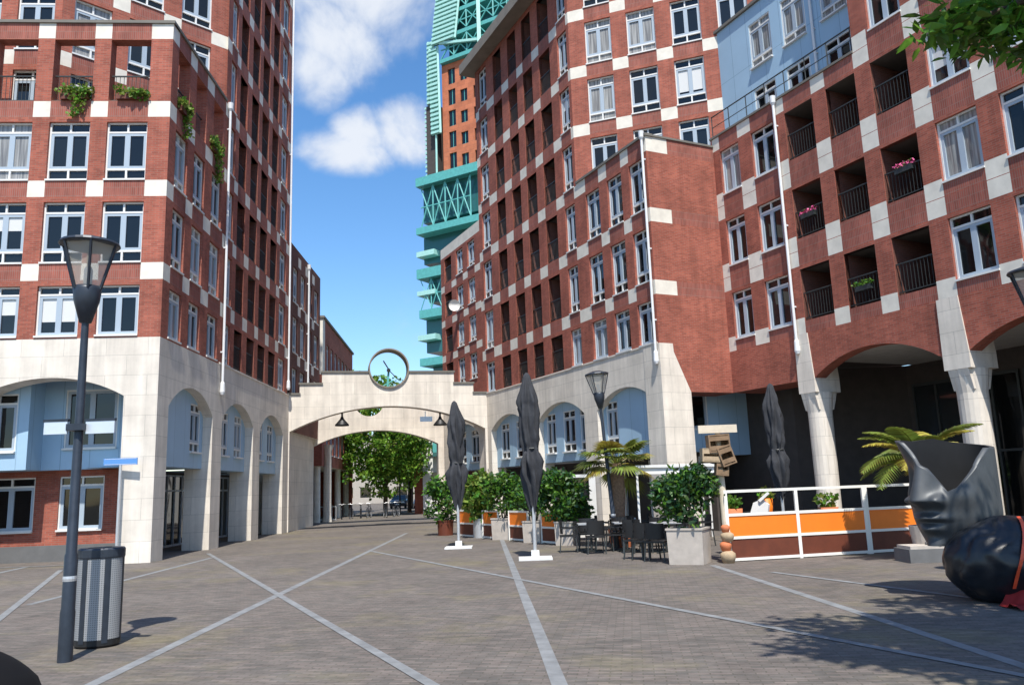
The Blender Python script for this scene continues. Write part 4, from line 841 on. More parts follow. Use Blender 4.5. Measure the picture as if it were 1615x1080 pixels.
# ------------------------------------------------------------ folded parasols
def parasol(loc, label, H=4.6, ph=0, lowp=1.25):
    x, y, _ = loc; o = root('folded_parasol', loc, label, 'parasol', 'folded dark parasols on the square')
    b = MB(); b.box(x-.42, x+.42, y-.35, y+.35, 0, .05); b.box(x-.1, x+.1, y-.1, y+.1, .05, .22); b.build('base_plate', 'white', o)
    b = MB(); b.tube([(x, y, .2), (x, y, 2.4), (x-.05, y, H-.05)], [.048, .045, .03], 12); b.build('pole', 'steel', o, True)
    b = MB(); rows_ = []; N_ = 48
    P0_ = [(H, .02), (H-.06, .07), (H-.35, .14), (H-.75, .22), (H-.95, .21), (H-1.35, .20), (H-1.75, .19), (H-1.95, .15), (H-2.05, .16), (H-2.3, .24), (H-2.6, .22), (H-2.9, .17), (H-3.15, .12), (lowp, .07)]; prof = [P0_[0]]
    for p_, q_ in zip(P0_, P0_[1:]): prof += [(p_[0]+(q_[0]-p_[0])*k/3, p_[1]+(q_[1]-p_[1])*k/3) for k in (1, 2, 3)]
    for z, r in prof:
        t_ = (H-z)/(H-lowp); sx = -.05+.05*t_; row = []
        for k in range(N_):
            a = 2*math.pi*k/N_; f = 1+.30*min(1, t_*3)*math.cos(6*a+ph+2.2*math.sin(z*1.7+ph)+z*.8)+.13*math.sin(11*a+z*3+ph)
            f += .35*mn.noise(Vector((math.cos(a)*2.2, math.sin(a)*2.2, z*2.6+ph)))*min(1, t_*4)+.12*mn.noise(Vector((math.cos(a)*6, math.sin(a)*6, z*7+ph))); skew = .22*math.cos(a+ph)*math.exp(-((z-H+.72)/.28)**2)
            row.append((x+sx+(r*f+skew*r)*math.cos(a)*1.05, y+(r*f)*math.sin(a), z+.09*math.sin(3*a+ph)*(t_ > .6)))
        rows_.append(row)
    b.grid(rows_, 0, True); b.build('canopy', 'canvas', o, True)
    b = MB(); b.tube([(x+.16*math.cos(a), y+.16*math.sin(a), H-1.98) for a in [k*math.pi/8 for k in range(17)]], .022, 6); b.build('strap', 'rail', o)
    return o
parasol((-1.88, 25.73, 0), 'folded dark parasol on a white base, left one of the two in the open square', 4.6, .4)
parasol((.4, 20.9, 0), 'folded dark parasol on a white base standing nearest the paved open square', 4.75, 2.1)
parasol((7.75, 24.0, 0), 'folded dark parasol beside the stone column behind the orange fence', 4.6, 3.7)
# ------------------------------------------------------------ terrace fences: cream tube frames with orange and dark boards
def fence(A, B, n, label, top=1.54, mid=1.02, low=.52, rail=True):
    A = Vector((*A, 0)); B = Vector((*B, 0)); o = root('terrace_fence', tuple(A), label, 'fence', 'orange terrace fence sections'); d = (B-A)/n; t = .03
    zt = top if rail else mid
    for k in range(n+1): b = MB(); q = A+d*k; b.bar(q, q+Vector((0, 0, zt+t)), t*2.4); b.build('post', 'fence', o)
    for k in range(n):
        p = A+d*k; q = p+d; e = d.normalized()*t*1.2; b = MB()
        for z in ((top, mid, low, .05) if rail else (mid, low, .05)): b.bar(p+e+Vector((0, 0, z)), q-e+Vector((0, 0, z)), t*2, t*2)
        b.build('rail', 'fence', o)
        for z0, z1, m_, nm in ((low+t, mid-t, 'orange', 'orange_panel'), (.05+t, low-t, 'maroon', 'dark_board')):
            b = MB(); nn = Vector((-d.y, d.x, 0)).normalized()*.012; a_, c_ = p+e, q-e
            for sgn in (1, -1): b.face([a_+nn*sgn+Vector((0, 0, z0)), c_+nn*sgn+Vector((0, 0, z0)), c_+nn*sgn+Vector((0, 0, z1)), a_+nn*sgn+Vector((0, 0, z1))])
            b.build(nm, m_, o)
    return o
fence((4.68, 18.45), (8.12, 19.25), 2, 'cream framed orange fence with open top rail, nearest the wooden signpost'); fence((8.18, 19.27), (11.6, 20.05), 2, 'cream framed orange fence with open top rail, partly behind the dark sculpture')
fa, fb = Vector((-2.3, 32.2)), Vector((1.38, 25.55))
for (t0, t1), lb in zip(((0, .17), (.27, .43), (.54, .71), (.83, 1.0)), ('low orange fence panel right of the far folded parasol', 'low orange fence panel between the bamboo and the white flowering shrub', 'low orange fence panel left of the near folded parasol', 'low orange fence panel right of the near folded parasol')):
    fence(tuple(fa.lerp(fb, t0)), tuple(fa.lerp(fb, t1)), 1, lb, rail=False, mid=.98, low=.5)
# ------------------------------------------------------------ planters and shrubs
def planter(loc, w0, w1, h, label, fol, mats, pot='concrete', square=True, n=400, s=.16, grp='potted shrubs round the terrace', stems=5, six=True, rot=-.45):
    x, y, _ = loc; o = root('potted_shrub', loc, label, 'potted plant', grp); b = MB()
    sg = 4 if square else 20; k0 = math.pi/4+rot if square else 0; f = 1.414 if square else 1
    def rg(r, z): return [(x+r*f*math.cos(k0+2*math.pi*k/sg), y+r*f*math.sin(k0+2*math.pi*k/sg), z) for k in range(sg)]
    b.grid([rg(w0, 0), rg(w1, h-.05), rg(w1+.02, h-.04), rg(w1+.02, h), rg(w1-.05, h), rg(w1-.06, h-.08)], 0, True); b.build('planter', pot, o)
    b = MB(); b.face(rg(w1-.055, h-.07)); b.build('soil', 'soil', o)
    b = MB(); cz = sum(c[2] for c, r in fol)/len(fol)
    for k in range(stems):
        a = k*2.4; b.tube([(x+.05*math.cos(a), y+.05*math.sin(a), h-.1), (x+.15*math.cos(a), y+.15*math.sin(a), (h+cz)/2), (x+.35*math.cos(a), y+.35*math.sin(a), cz+.2)], [.022, .016, .006], 5)
    b.build('stem', 'bark', o); b = MB()
    for c, r in fol: crown(b, (x+c[0], y+c[1], c[2]), r, max(6, int(n/26)), 26, .26, s, mats, .5, six)
    b.build('foliage', ['leafdark', 'leaf', 'leaflit', 'bamboo'], o); return o
planter((3.82, 18.55, 0), .38, .40, .78, 'large concrete planter with a dense dark green shrub nearest the wooden signpost', [((-.02, .0, 1.4), (.62, .55, .5)), ((-.3, 0, 1.65), (.35, .35, .3)), ((.3, 0, 1.8), (.3, .3, .3))], (0, 0, 0, 1, 2), n=900, s=.15)
planter((-2.95, 33.2, 0), .3, .33, .6, 'round-leaved green shrub in a brown pot left of the far folded parasol', [((0, 0, 1.35), (.75, .7, .75)), ((-.3, 0, 1.9), (.4, .4, .4))], (0, 1, 1, 2), 'maroon', False, 800, .2)
planter((-1.42, 30.8, 0), .26, .28, .7, 'yellow green bamboo in a steel pot right of the far folded parasol', [((0, 0, 1.5), (.68, .6, .85)), ((.1, 0, 1.9), (.45, .45, .4))], (3, 3, 2, 1), 'steel', False, 1100, .2, six=False, stems=10)
planter((-.5, 29.3, 0), .33, .35, .75, 'leafy green shrub in a pale concrete planter left of the near folded parasol', [((0, 0, 1.5), (.8, .7, .75)), ((.2, 0, 1.8), (.4, .4, .35))], (0, 1, 1, 2), n=1150, s=.18)
planter((.55, 27.2, 0), .3, .32, .7, 'narrow green shrub in a concrete planter just behind the near folded parasol', [((0, 0, 1.45), (.7, .6, .7))], (0, 1, 2), n=900, s=.17)
planter((1.5, 25.45, 0), .28, .3, .72, 'broad dark green shrub in a concrete planter left of the cafe tables', [((-.1, .1, 1.45), (.8, .65, .75)), ((-.4, .2, 1.9), (.4, .4, .35)), ((.2, 0, 1.05), (.5, .4, .4))], (0, 0, 1, 1, 2), n=1350, s=.17)
# fan palm in the middle of the terrace
def frond(b, o_, az, el, L, m, fan=False, droop=.5):
    o_ = Vector(o_); h = Vector((math.cos(az), math.sin(az), 0)); pts = []; s = Vector((-h.y, h.x, 0))
    n = 9; p = o_.copy(); e = el
    for k in range(n+1): pts.append(p.copy()); p = p+(h*math.cos(e)+Vector((0, 0, math.sin(e))))*L/n; e -= droop/n*2
    b.tube(pts, [.018*(1-.8*k/n) for k in range(n+1)], 5, m)
    if fan:
        c = pts[5]; d = (pts[6]-pts[4]).normalized(); upv = s.cross(d).normalized()
        for k in range(17):
            a = (k-8)/8*1.45; v = d*math.cos(a)+s*math.sin(a); l = L*.55*(1-.12*abs(a)); w_ = s*math.cos(a)*.04-d*math.sin(a)*.04; tip = c+v*l-Vector((0, 0, .28*l))
            mid = c+v*l*.55-Vector((0, 0, .02)); b.face([c, mid-w_, tip, mid+w_], m)
    else:
        for k in range(3, n*3):
            t = k/3; i = min(int(t), n-1); q = pts[i].lerp(pts[i+1], t-i); l = L*.28*math.sin(math.pi*(t/n)*.85+.35); dd = (pts[i+1]-pts[i]).normalized()
            for g in (-1, 1):
                v = (s*g+dd*.7+Vector((0, 0, -.05))).normalized(); w_ = dd*.028; b.face([q-w_, q+w_, q+v*l*.6+w_-Vector((0, 0, .03*l)), q+v*l-Vector((0, 0, .2*l))], m)
x, y = 2.95, 23.9
PT = root('fan_palm', (x, y, 0), 'fan palm with a shaggy brown trunk behind the middle street lamp', 'palm')
b = MB(); b.lathe([(.13, .3), (.17, .9), (.2, 1.5), (.2, 2.0), (.12, 2.4)], (x, y, 0), 14); b.build('trunk', 'shag', PT, True)
b = MB(); b.lathe([(.28, 0), (.36, .5), (.33, .5), (.3, .42), (0, .42)], (x, y, 0), 20); b.build('pot', 'terracotta', PT)
b = MB(); rg_ = random.Random(3)
for k in range(30): frond(b, (x, y, 2.3), k*2.4, rg_.uniform(-.3, 1.25), rg_.uniform(1.0, 1.35), 0 if k % 4 else 1, True, .5)
b.build('fronds', ['palm', 'palmdry'], PT)
x, y = 8.75, 17.6
CP = root('feather_palm', (x, y, 0), 'yellow green feather palm rising behind the dark sculpture', 'palm')
b = MB(); b.lathe([(.3, 0), (.4, .7), (.36, .7), (.33, .6), (0, .6)], (x, y, 0), 20); b.build('pot', 'concrete', CP)
b = MB(); b.lathe([(.14, .6), (.2, 1.1), (.18, 1.7), (.1, 2.0)], (x, y, 0), 12); b.build('trunk', 'shag', CP, True); b = MB()
for k in range(26): frond(b, (x, y, 1.95), k*2.4+.3, rg_.uniform(.25, 1.35), rg_.uniform(1.25, 1.7), 1 if k % 3 == 0 else 0, False, .75)
b.build('fronds', ['palm', 'palmdry'], CP)
# balcony flower boxes on the left roof terrace, hanging plants
def box_plant(fr, u, z, label, hang=0):
    q = fr.p(u, -.12, z); o = root('flower_box', tuple(q), label, 'plant', 'plants along the roof terrace'); b = MB(); b.box(u-.42, u+.42, -.1, .12, z-.02, z+.16, 0, T=fr.p); b.build('box', 'maroon', o); b = MB()
    for k in range(14): c = fr.p(u+random.uniform(-.45, .45), .05, z+random.uniform(.1, .42)); clump(b, c, (.17, .17, .14), 26, .13, (0, 1, 2, 2), .5)
    for k in range(hang): c = fr.p(u+random.uniform(-.05, .3), .12, z-.09*k); clump(b, c, (.16, .08, .1), 16, .11, (1, 2), .2)
    b.build('foliage', ['leaf', 'leaflit', 'bamboo'], o)
box_plant(FF, -3.0, 14.6, 'green trailing plants in the second opening from the corner of the roof terrace', 7); box_plant(FF, -1.25, 14.6, 'green plants in the corner opening of the left roof terrace')
box_plant(FS, 1.1, 14.6, 'plants hanging on the side of the left roof terrace', 9); box_plant(FS, 4.3, 14.6, 'plants trailing beside the drainpipe on the left roof terrace', 12)
def flower(fr, u, z, m_, label):
    q = fr.p(u, .04, z); o = root('flower_box', tuple(q), label, 'plant', 'flower boxes on the right balconies'); b = MB(); b.box(u-.3, u+.3, -.12, .02, z-.16, z, 0, T=fr.p); b.build('box', 'rail', o); b = MB()
    for k in range(8): clump(b, fr.p(u-.28+.08*k, -.04, z+.07), (.09, .09, .08), 16, .07, (0, 0, 1), .5)
    b.build('foliage', m_, o)
flower(FB, -8.3, 10.75, ['flower', 'leaf'], 'bright pink flowers in a box on the rightmost dark balcony, middle row'); flower(FB, -4.5, 10.6, ['flower', 'leaf'], 'pale pink flowers on the dark balcony beside the drainpipe, middle row'); flower(FB, -6.4, 7.6, ['leaflit', 'leaf'], 'bright green plant in the lowest middle balcony on the right')
# ------------------------------------------------------------ wooden signpost with crates and stacked logs at its foot
x, y = 4.62, 18.5
WS = root('wooden_signpost', (x, y, 0), 'rough wooden post carrying tilted crates and a pale board left of the fence', 'signpost')
b = MB(); b.tube([(x+.05, y, 0), (x+.03, y, 1.1), (x, y, 2.2), (x+.02, y, 2.9)], [.095, .085, .08, .06], 12); b.build('post', 'woodpale', WS, True)
b = MB(); b.box(x-.44, x+.44, y-.10, y-.04, 2.86, 3.04); b.build('board', 'woodpale', WS)
def crate(cx_, cz, w_, h, dp, tilt, mt):
    b = MB(); ca, sa = math.cos(tilt), math.sin(tilt)
    T = lambda a, d, z: (x+cx_+a*ca-z*sa, y-.1+d, cz+a*sa+z*ca)
    b.box(-w_, w_, -dp, dp, -h, -h+.03, 0, T=T); b.box(-w_, w_, -dp, dp, h-.03, h, 0, T=T); b.box(-w_, -w_+.03, -dp, dp, -h+.03, h-.03, 0, T=T); b.box(w_-.03, w_, -dp, dp, -h+.03, h-.03, 0, T=T); b.box(-w_+.03, w_-.03, dp-.03, dp-.001, -h+.03, h-.03, 0, T=T)
    for k in (-.33, .33): b.box(-w_+.03, w_-.03, -dp, -dp+.02, k*h*1.6-.05, k*h*1.6+.05, 0, T=T)
    b.build('crate', mt, WS)
crate(-.02, 2.62, .24, .2, .16, .04, 'wooddark'); crate(-.22, 2.36, .2, .15, .14, -.06, 'wood'); crate(.12, 2.34, .16, .22, .18, .3, 'wooddark'); crate(.02, 2.06, .14, .16, .12, -.12, 'wooddark')
for k, (dx, dy, z0, h, r) in enumerate(((-.02, -.22, 0, .26, .17), (-.05, -.2, .26, .2, .13), (.0, -.2, .46, .2, .15), (-.03, -.2, .66, .16, .1))):
    b = MB(); b.lathe([(0, 0), (r*.75, 0), (r, h*.55), (r*.95, h*.8), (r*.55, h), (0, h)], (x+dx, y+dy, z0), 16)
    single(b, 'clay_pot', 'terracotta' if k % 2 else 'wood', (x+dx, y+dy, z0), ('big tan clay jar at the bottom of the stack by the signpost', 'small orange clay jar second from the bottom by the signpost', 'tan clay jar third from the bottom by the signpost', 'little orange clay jar topping the stack by the signpost')[k], 'pot', 'stacked clay jars', smooth=True)
# ------------------------------------------------------------ cafe tables and chairs
def chair_proto():
    o = root('cafe_chair', (0, 0, 0), 'x', 'chair', 'black cafe chairs on the terrace')
    b = MB(); b.box(-.24, .24, -.24, .24, .42, .46); b.build('seat', 'black', o)
    b = MB(); rows_ = [[(.25*math.sin(a)*1.02, .22-.06*(1-math.cos(a))*0+.25*(math.cos(a)-1)*.5+.05*(z-.46), z) for a in [(-1.2+.24*k) for k in range(11)]] for z in (.5, .62, .74, .86)]
    b.grid(rows_); b.build('backrest', 'black', o)
    for sx in (-1, 1):
        for sy in (-1, 1): b = MB(); b.bar((sx*.21, sy*.2, .42), (sx*.24, sy*.24, 0), .028); b.build('leg', 'rail', o)
        b = MB(); b.bar((sx*.25, -.2, .64), (sx*.25, .2, .66), .035); b.bar((sx*.25, -.2, .64), (sx*.22, -.2, .44), .025); b.build('armrest', 'black', o)
    return o
cp = chair_proto(); used = [False]
def chair(x, y, rz, label):
    if not used[0]: o = cp; used[0] = True; o.location = (x, y, 0); o.rotation_euler = (0, 0, rz)
    else: o = dup(cp, None, (x, y, 0), rz)
    o['label'] = label; o['group'] = 'black cafe chairs on the terrace'; o['category'] = 'chair'; return o
def table(x, y, label, w_=.36, proto=[None]):
    if proto[0]: o = dup(proto[0], None, (x, y, 0)); tag(o, label); return o
    o = root('cafe_table', (x, y, 0), label, 'table', 'cafe tables on the terrace')
    b = MB(); b.box(x-w_, x+w_, y-w_, y+w_, .735, .765, 0); b.build('tabletop', 'steel', o)
    b = MB(); b.tube([(x, y, .04), (x, y, .735)], .035, 10); b.build('leg', 'rail', o)
    b = MB(); b.bar((x-.3, y-.3, .02), (x+.3, y+.3, .02), .05, .03); b.bar((x-.3, y+.3, .022), (x+.3, y-.3, .022), .05, .03); b.build('foot', 'rail', o)
    proto[0] = o; return o
tl_ = ('steel topped cafe table left of the middle lamp', 'steel topped cafe table right of the middle lamp', 'steel topped cafe table beside the big concrete planter', 'cafe table behind the palm trunk', 'cafe table hidden partly behind the big shrub', 'cafe table with an orange pot behind the fence', 'cafe table behind the second fence panel', 'cafe table under the arcade behind the fence', 'cafe table beside the stone column')
tpos = ((1.98, 22.6), (2.95, 22.55), (3.85, 21.6), (3.2, 25.2), (4.6, 23.4), (6.35, 21.0), (8.2, 21.8), (9.6, 22.4), (7.0, 23.6))
for (tx, ty), lb in zip(tpos, tl_): table(tx, ty, lb)
ci = 0
where = ('left of the middle lamp', 'right of the middle lamp', 'by the big concrete planter', 'behind the palm trunk', 'behind the big shrub', 'near the orange pot', 'behind the second fence panel', 'under the arcade', 'beside the stone column')
for (tx, ty), wh in zip(tpos, where):
    for (dx, dy, rz, sd_) in ((-.62, .1, 1.4, 'left'), (.62, -.08, -1.5, 'right'), (.05, -.66, 3.05, 'near'), (-.05, .68, .1, 'far')):
        if (tx, ty) == tpos[2] and sd_ == 'near': continue
        chair(tx+dx, ty+dy, rz+random.uniform(-.25, .25), f'black cafe chair on the {sd_} side of the table {wh}')
for k, (x, y, rz) in enumerate(((3.22, 19.35, 2.7), (3.02, 19.7, 2.4), (2.85, 20.05, 2.6))): chair(x, y, rz, ('black chair touching the left side of the big concrete planter', 'black chair second from the big concrete planter', 'black chair third from the big concrete planter')[k])
# loose things on the terrace
x, y = 6.35, 20.95; OP = root('orange_pot', (x, y, .77), 'orange plant pot with a small plant standing on a table behind the fence', 'pot')
b = MB(); b.lathe([(.0, .77), (.13, .77), (.17, 1.3), (.15, 1.3), (0, 1.26)], (x, y, 0), 18); b.build('pot', 'orange', OP, True); b = MB(); clump(b, (x, y, 1.42), (.2, .2, .16), 60, .12, (0, 1)); b.build('foliage', ['leaflit', 'bamboo'], OP)
x, y = 8.2, 21.7; OQ = root('terracotta_pot', (x, y, .77), 'terracotta bowl with a bushy plant on the table behind the second fence panel', 'pot')
b = MB(); b.lathe([(.0, .77), (.2, .77), (.26, 1.0), (.22, 1.0), (0, .96)], (x, y, 0), 18); b.build('pot', 'terracotta', OQ, True); b = MB(); clump(b, (x, y, 1.18), (.28, .24, .2), 110, .13, (0, 1)); b.build('foliage', ['leaflit', 'bamboo'], OQ)
x, y = 5.28, 20.2; OR_ = root('small_pot', (x, y, 0), 'small round green plant in a tall pot just behind the fence corner', 'pot')
b = MB(); b.lathe([(.0, 0), (.2, 0), (.24, 1.1), (.2, 1.1), (0, 1.05)], (x, y, 0), 18); b.build('pot', 'terracotta', OR_, True); b = MB(); clump(b, (x, y, 1.24), (.24, .22, .18), 120, .11, (0, 1)); b.build('foliage', ['leaf', 'leaflit'], OR_)
b = MB(); x, y = 5.95, 20.3
b.prism([(-.24, .9), (.2, .86), (.26, 1.16), (.1, 1.3), (-.12, 1.22)], lambda a, z: (x+a, y, z), lambda a, z: (x+a+.05, y+.06, z)); b.bar((x+.02, y-.01, 1.25), (x+.27, y-.02, 1.5-.05), .1, .05); b.bar((x-.2, y, 0), (x-.2, y, .9), .04); b.bar((x+.18, y, 0), (x+.18, y, .9), .04)
single(b, 'folded_chair', 'white', (x, y, 0), 'white folded chair leaning behind the first fence panel', 'chair')
# white awning under the arcade
aw = root('awning', (3.4, 25.6, 0), 'white canvas awning on posts beside the stone buttress behind the big shrub', 'awning')
b = MB(); b.grid([[(3.35, 26.2, 2.36), (6.4, 26.9, 2.36)], [(3.45, 23.7, 2.25), (6.15, 24.4, 2.22)], [(3.45, 23.68, 2.05), (6.15, 24.38, 2.02)]]); b.build('canvas', 'whitewall', aw)
b = MB(); b.bar((3.45, 23.66, 2.27), (6.15, 24.36, 2.24), .07); b.build('front_rail', 'white', aw)
for px_, py_ in ((3.5, 23.72), (6.1, 24.4), (3.4, 26.1), (6.3, 26.8)): b = MB(); b.bar((px_, py_, 0), (px_, py_, 2.25), .06); b.build('post', 'white', aw)
b = MB(); b.box(1.6, 2.5, 27.2, 27.3, .1, 2.15, 0); b.box(1.7, 2.4, 27.19, 27.199, 1.3, 2.05, 1); b.box(1.7, 2.4, 27.19, 27.199, .25, 1.15, 1); b.box(2.5, 2.62, 27.2, 27.3, 0, 2.15, 0)
single(b, 'white_screen', ['white', 'glassb'], (2.0, 27.25, 0), 'white framed glazed screen standing among the tables left of the palm', 'screen')
# ------------------------------------------------------------ sculpture: hollow dark head on wrapped base
hc = Vector((6.52, 12.35, 0)); ff = Vector((-.92, -.39, 0)).normalized(); ss = Vector((.39, -.92, 0)).normalized()
SC = root('head_sculpture', (hc.x, hc.y, 0), 'dark bronze hollow head cut off through the eyes, facing left at the right edge', 'sculpture')
def gs(x, m_, s): return math.exp(-((x-m_)/s)**2)
def headr(ph, z):
    a = ph if ph < math.pi else ph-2*math.pi
    r = 1/math.sqrt((math.cos(a)/.53)**2+(math.sin(a)/.53)**2) if abs(a) < math.pi/2 else 1/math.sqrt((math.cos(a)/.86)**2+(math.sin(a)/.52)**2)
    k_ = min(1, max(0, (z-.45)/.75)); k_ = k_*k_*(3-2*k_); r *= .58+.42*k_
    zt_ = 1.40; zz = max(0, min(1, (1.95-z)/(1.95-zt_)))
    nose = (.07+.20*zz**1.1 if z > zt_ else .27*math.exp(-((zt_-z)/.085)**2))
    r += nose*gs(a, 0, .17+.13*zz)
    r += .13*gs(z, zt_, .085)*(gs(a, .40, .14)+gs(a, -.40, .14))          # nostril wings
    r += .13*gs(z, 1.14, .06)*gs(a, 0, .40)+.11*gs(z, .98, .065)*gs(a, 0, .33)-.06*gs(z, 1.085, .03)*gs(a, 0, .4)+.14*gs(z, .72, .12)*gs(a, 0, .4)
    r -= .09*gs(z, 1.7, .18)*(gs(a, .52, .2)+gs(a, -.52, .2)); r += .05*gs(z, 1.45, .16)*(gs(a, 1.0, .3)+gs(a, -1.0, .3))
    r += .16*gs(a, -.55, .45)*max(0, (z-1.9)/.4)
    return r
def rim(a):
    pts = [(-180, 2.20), (-150, 2.27), (-125, 2.33), (-100, 2.31), (-75, 2.29), (-45, 2.31), (-25, 2.27), (-12, 2.04), (0, 1.92), (10, 1.86), (23, 1.66), (36, 1.52), (50, 1.57), (75, 1.77), (100, 1.98), (125, 2.14), (150, 2.13), (180, 2.20)]
    d = math.degrees(a)
    for (p, v), (q, w_) in zip(pts, pts[1:]):
        if p <= d <= q: t = (d-p)/(q-p); return v+(w_-v)*t
na, nz = 160, 80; angs = [-math.pi+2*math.pi*k/na for k in range(na)]
def shell(scale, nz=nz):
    rows_ = []
    for j in range(nz+1):
        row = []
        for a in angs:
            z = .74+(rim(a)-.74)*j/nz; r = headr(a, z)*(1 if scale == 1 else 1)-(0 if scale == 1 else .075); v = ff*math.cos(a)+ss*math.sin(a); row.append((hc.x+v.x*r, hc.y+v.y*r, z))
        rows_.append(row)
    return rows_
o1 = shell(1); i1 = shell(.9); b = MB(); b.grid(o1+i1[-1:], 0, True); b.grid(i1[::-1], 1, True); b.build('head', ['bronze', 'bronze_shaded'], SC, True)
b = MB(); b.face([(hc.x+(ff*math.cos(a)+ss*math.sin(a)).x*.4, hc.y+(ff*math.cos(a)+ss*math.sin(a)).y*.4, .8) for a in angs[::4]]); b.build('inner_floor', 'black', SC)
wc_ = Vector((7.0, 11.75, .53)); b = MB(); nu, nv = 96, 48; rows_ = []
def wrap_pt(th, ph, k=1.0):
    d = Vector((math.cos(th)*math.sin(ph), math.sin(th)*math.sin(ph), math.cos(ph)))
    f = 1.02+.06*mn.noise(d*1.8)+.022*math.sin(13*th+2*ph+5*mn.noise(d*2))*math.sin(ph)+.018*mn.noise(d*7)
    p = wc_+Vector((d.x*.93, d.y*.66, d.z*.62))*f*k; p.z = max(p.z, .005); return p
for j in range(nv+1): rows_.append([wrap_pt(2*math.pi*i/nu, math.pi*j/nv) for i in range(nu)])
b.grid(rows_, 0, True)
single(b, 'wrapped_bundle', 'plastic', (7.0, 11.75, 0), 'lumpy bundle wrapped in shiny black plastic at the foot of the dark head', 'bundle', smooth=True)
b = MB(); pts = [wrap_pt(-1.62-.42*t, .35+t*1.7, 1.035) for t in [k/14 for k in range(15)]]
for p, q in zip(pts, pts[1:]):
    w_ = Vector((.032, .01, 0)); b.face([p-w_, p+w_, q+w_, q-w_])
single(b, 'strap', 'strap', tuple(pts[-1]), 'orange red strap running down over the black plastic bundle', 'strap')
b = MB(); rows_ = []
for j in range(15):
    row = []
    for i in range(19):
        u_, v_ = i/18, j/14; px_ = 6.42+u_*1.4; py_ = 10.78+.12*math.sin(u_*5)+v_*.5; z = .02+.42*math.sin(math.pi*min(1, u_*.9))*(v_**1.2)+.06*mn.noise(Vector((u_*5, v_*5, 1)))+.04*math.sin(u_*17+v_*5)
        row.append((px_, py_, max(z, .012)))
    rows_.append(row)
b.grid(rows_); single(b, 'red_cloth', 'red', (7.3, 11.2, 0), 'crumpled dark red cloth at the foot of the black bundle', 'cloth', smooth=True)
b = MB(); b.box(7.95, 9.2, 16.9, 17.6, 0, .27); b.box(8.0, 9.15, 16.95, 17.55, .27, .33, 1); o = single(b, 'stone_slab', ['plinth', 'concrete'], (8.5, 17.2, 0), 'low dark stone slab between the orange fence and the sculpture', 'slab')
b = MB()
for k in range(14): p = (8.5+.04*k+random.uniform(-.05, .05), 17.0+random.uniform(-.05, .25), .35); b.lathe([(0, -.05), (.05, -.02), (.055, .02), (.02, .06), (0, .065)], p, 7)
single(b, 'pebble_heap', 'plinth', (8.75, 17.1, .33), 'small heap of grey stones on the low dark slab', 'stones', smooth=True)
# rounded black form at the lower left
b = MB(); rows_ = []; c = Vector((-2.55, 3.45, .0))
for j in range(25):
    ph = math.pi*.5*j/24; row = []
    for i in range(48):
        th = 2*math.pi*i/48; r = 1-.02*gs(ph, .8, .03); e = .8
        sp_ = abs(math.sin(ph))**e; row.append((c.x+.72*r*sp_*math.cos(th), c.y+.60*r*sp_*math.sin(th), c.z+1.25*abs(math.cos(ph))**.55*r))
    rows_.append(row)
b.grid(rows_, 0, True); single(b, 'rounded_block', 'matte', tuple(c), 'black rounded form cut off by the lower left corner', 'block', smooth=True)
# ------------------------------------------------------------ bicycles, cars, bollards beyond the gate
def bike_proto():
    o = root('bicycle', (0, 0, 0), 'x', 'bicycle', 'bicycles parked beyond the gateway')
    def wheel(cx_):
        n = 28; b = MB(); b.tube([(cx_+.335*math.cos(2*math.pi*k/n), 0, .345+.335*math.sin(2*math.pi*k/n)) for k in range(n+1)], .022, 6); w_ = b.build('wheel', 'rubber', o)
        b = MB(); b.tube([(cx_+.30*math.cos(2*math.pi*k/n), 0, .345+.30*math.sin(2*math.pi*k/n)) for k in range(n+1)], .012, 5)
        for k in range(8): a = 2*math.pi*k/8; b.bar((cx_, 0, .345), (cx_+.3*math.cos(a), 0, .345+.3*math.sin(a)), .006)
        b.build('rim', 'steel', w_)
    wheel(-.52); wheel(.52)
    b = MB()
    for p, q in (((-.52, 0, .345), (-.05, 0, .32)), ((-.52, 0, .345), (-.2, 0, .8)), ((-.05, 0, .32), (-.22, 0, .9)), ((-.05, 0, .32), (.36, 0, .8)), ((-.2, 0, .78), (.36, 0, .85)), ((.34, 0, .95), (.52, 0, .345))): b.tube([p, q], .018, 6)
    b.build('frame', 'metal_dark', o)
    b = MB(); b.tube([(.3, -.28, 1.02), (.36, -.15, 1.05), (.35, 0, 1.0), (.36, .15, 1.05), (.3, .28, 1.02)], .014, 6); b.build('handlebar', 'steel', o)
    b = MB(); b.prism([(-.36, -.07), (-.36, .07), (-.05, .025), (-.05, -.025)], lambda a, c_: (a, c_, .95), lambda a, c_: (a, c_, .90)); b.build('saddle', 'black', o)
    b = MB(); b.box(-.75, -.32, -.06, .06, .74, .76); b.build('rack', 'rail', o); return o
bp = bike_proto(); bl_ = [(-9.6, 59.3, 1.9, 'bicycle with a pale wheel standing in front of the street trees'), (-9.0, 60.5, 1.4, 'bicycle just right of the one with the pale wheel'), (-12.6, 58.5, 1.75, 'bicycle nearest the left shops in the dark row'), (-12.0, 58.9, 1.6, 'second bicycle in the dark row by the left shops'), (-11.4, 59.4, 1.7, 'third bicycle in the dark row by the left shops'), (-10.9, 59.9, 1.5, 'last bicycle of the dark row before the tree trunk'), (-13.4, 57.5, 1.5, 'bicycle leaning by the left shop pillar')]
for k, (x, y, rz, lb) in enumerate(bl_):
    o = bp if k == 0 else dup(bp); o.location = (x, y, 0); o.rotation_euler = (0, 0, rz); o['label'] = lb
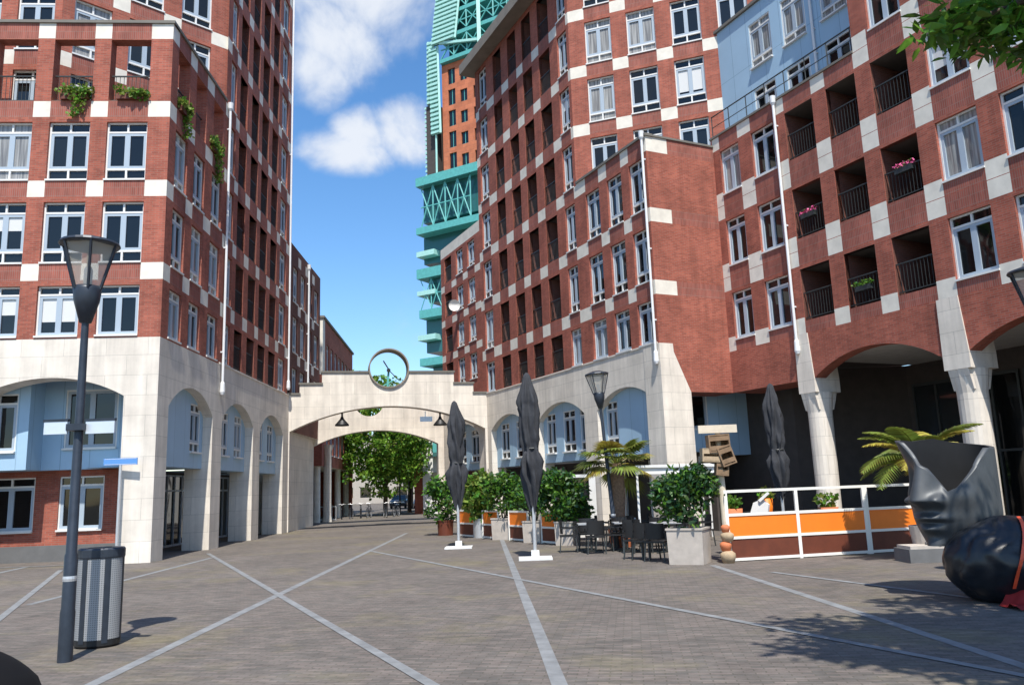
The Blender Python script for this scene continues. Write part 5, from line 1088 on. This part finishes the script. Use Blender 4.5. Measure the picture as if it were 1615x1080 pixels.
def car(loc, rz, paint, label):
    o = root('parked_car', (0, 0, 0), label, 'car', 'cars parked far down the street'); w_ = .86
    sec = [(-2.1, .55, .35), (-2.05, .8, .28), (-1.3, .92, .2), (-.5, 1.0, .2), (1.2, 1.0, .2), (1.95, .9, .25), (2.1, .6, .32)]
    b = MB(); rows_ = []
    for y, zt, zb in sec: rows_.append([(-w_*.94, y, zb), (-w_, y, (zt+zb)/2), (-w_*.95, y, zt), (w_*.95, y, zt), (w_, y, (zt+zb)/2), (w_*.94, y, zb)])
    b.grid(rows_, 0, True); b.face(rows_[0]); b.face(rows_[-1]); 
    b.grid([[(-.62, -.35, 1.42), (.62, -.35, 1.42)], [(-.62, .9, 1.43), (.62, .9, 1.43)]]); b.build('body', paint, o, True)
    b = MB(); lo = [(-.82, -1.25, .93), (.82, -1.25, .93), (.82, 1.75, .95), (-.82, 1.75, .95)]; hi = [(-.62, -.35, 1.415), (.62, -.35, 1.415), (.62, .9, 1.425), (-.62, .9, 1.425)]
    for k in range(4): j = (k+1) % 4; b.face([lo[k], lo[j], hi[j], hi[k]])
    b.build('windows', 'glassb', o)
    for sx in (-1, 1):
        for yy in (-1.3, 1.3): b = MB(); b.grid([[(sx*(w_-.2), yy+.31*math.cos(2*math.pi*k/18), .31+.31*math.sin(2*math.pi*k/18)) for k in range(18)], [(sx*(w_+.01), yy+.31*math.cos(2*math.pi*k/18), .31+.31*math.sin(2*math.pi*k/18)) for k in range(18)], [(sx*(w_+.02), yy, .31)]*18], 0, True); b.build('wheel', 'rubber', o)
        b = MB(); b.box(sx*.62-.16, sx*.62+.16, -2.13, -2.04, .6, .74); b.build('headlight', 'white', o)
    b = MB(); b.box(-.26, .26, -2.13, -2.105, .42, .52); b.build('number_plate', 'white', o)
    o.location = loc; o.rotation_euler = (0, 0, rz); return o
car((-10.2, 88, 0), .05, 'silver', 'silver car parked far down the street seen through the gateway'); car((-12.9, 90, 0), -.03, 'darkcar', 'dark car parked far down the street left of the silver one')
tr = root('bike_rail', (-13.8, 55.5, 0), 'pale steel railing in front of the shop beyond the gateway', 'railing')
b = MB(); b.bar((-14.6, 55.3, .95), (-12.4, 55.8, .95), .05)
b.bar((-14.6, 55.3, .1), (-12.4, 55.8, .1), .05); b.build('rail', 'steel', tr)
for k in range(9): p = Vector((-14.6, 55.3, 0)).lerp(Vector((-12.4, 55.8, 0)), k/8); b = MB(); b.bar(p, p+Vector((0, 0, .95)), .045); b.build('post', 'steel', tr)
lamp((-9.8, 68, 0), 'street lamp far beyond the gateway between the leafy trees')
b = MB(); b.lathe([(0, 0), (.16, .03), (.30, .1), (.34, .16)], (0, 0, 0), 20); b.v = [(FP.p(19.0, .3, 0).x+v[0], FP.p(19.0, .3, 0).y-v[2], 12.4+v[1]) for v in b.v]
single(b, 'satellite_dish', 'white', (FP.p(19, .3, 0).x, FP.p(19, .3, 0).y, 12.4), 'small white satellite dish on the low wing above the gateway', 'dish', smooth=True)
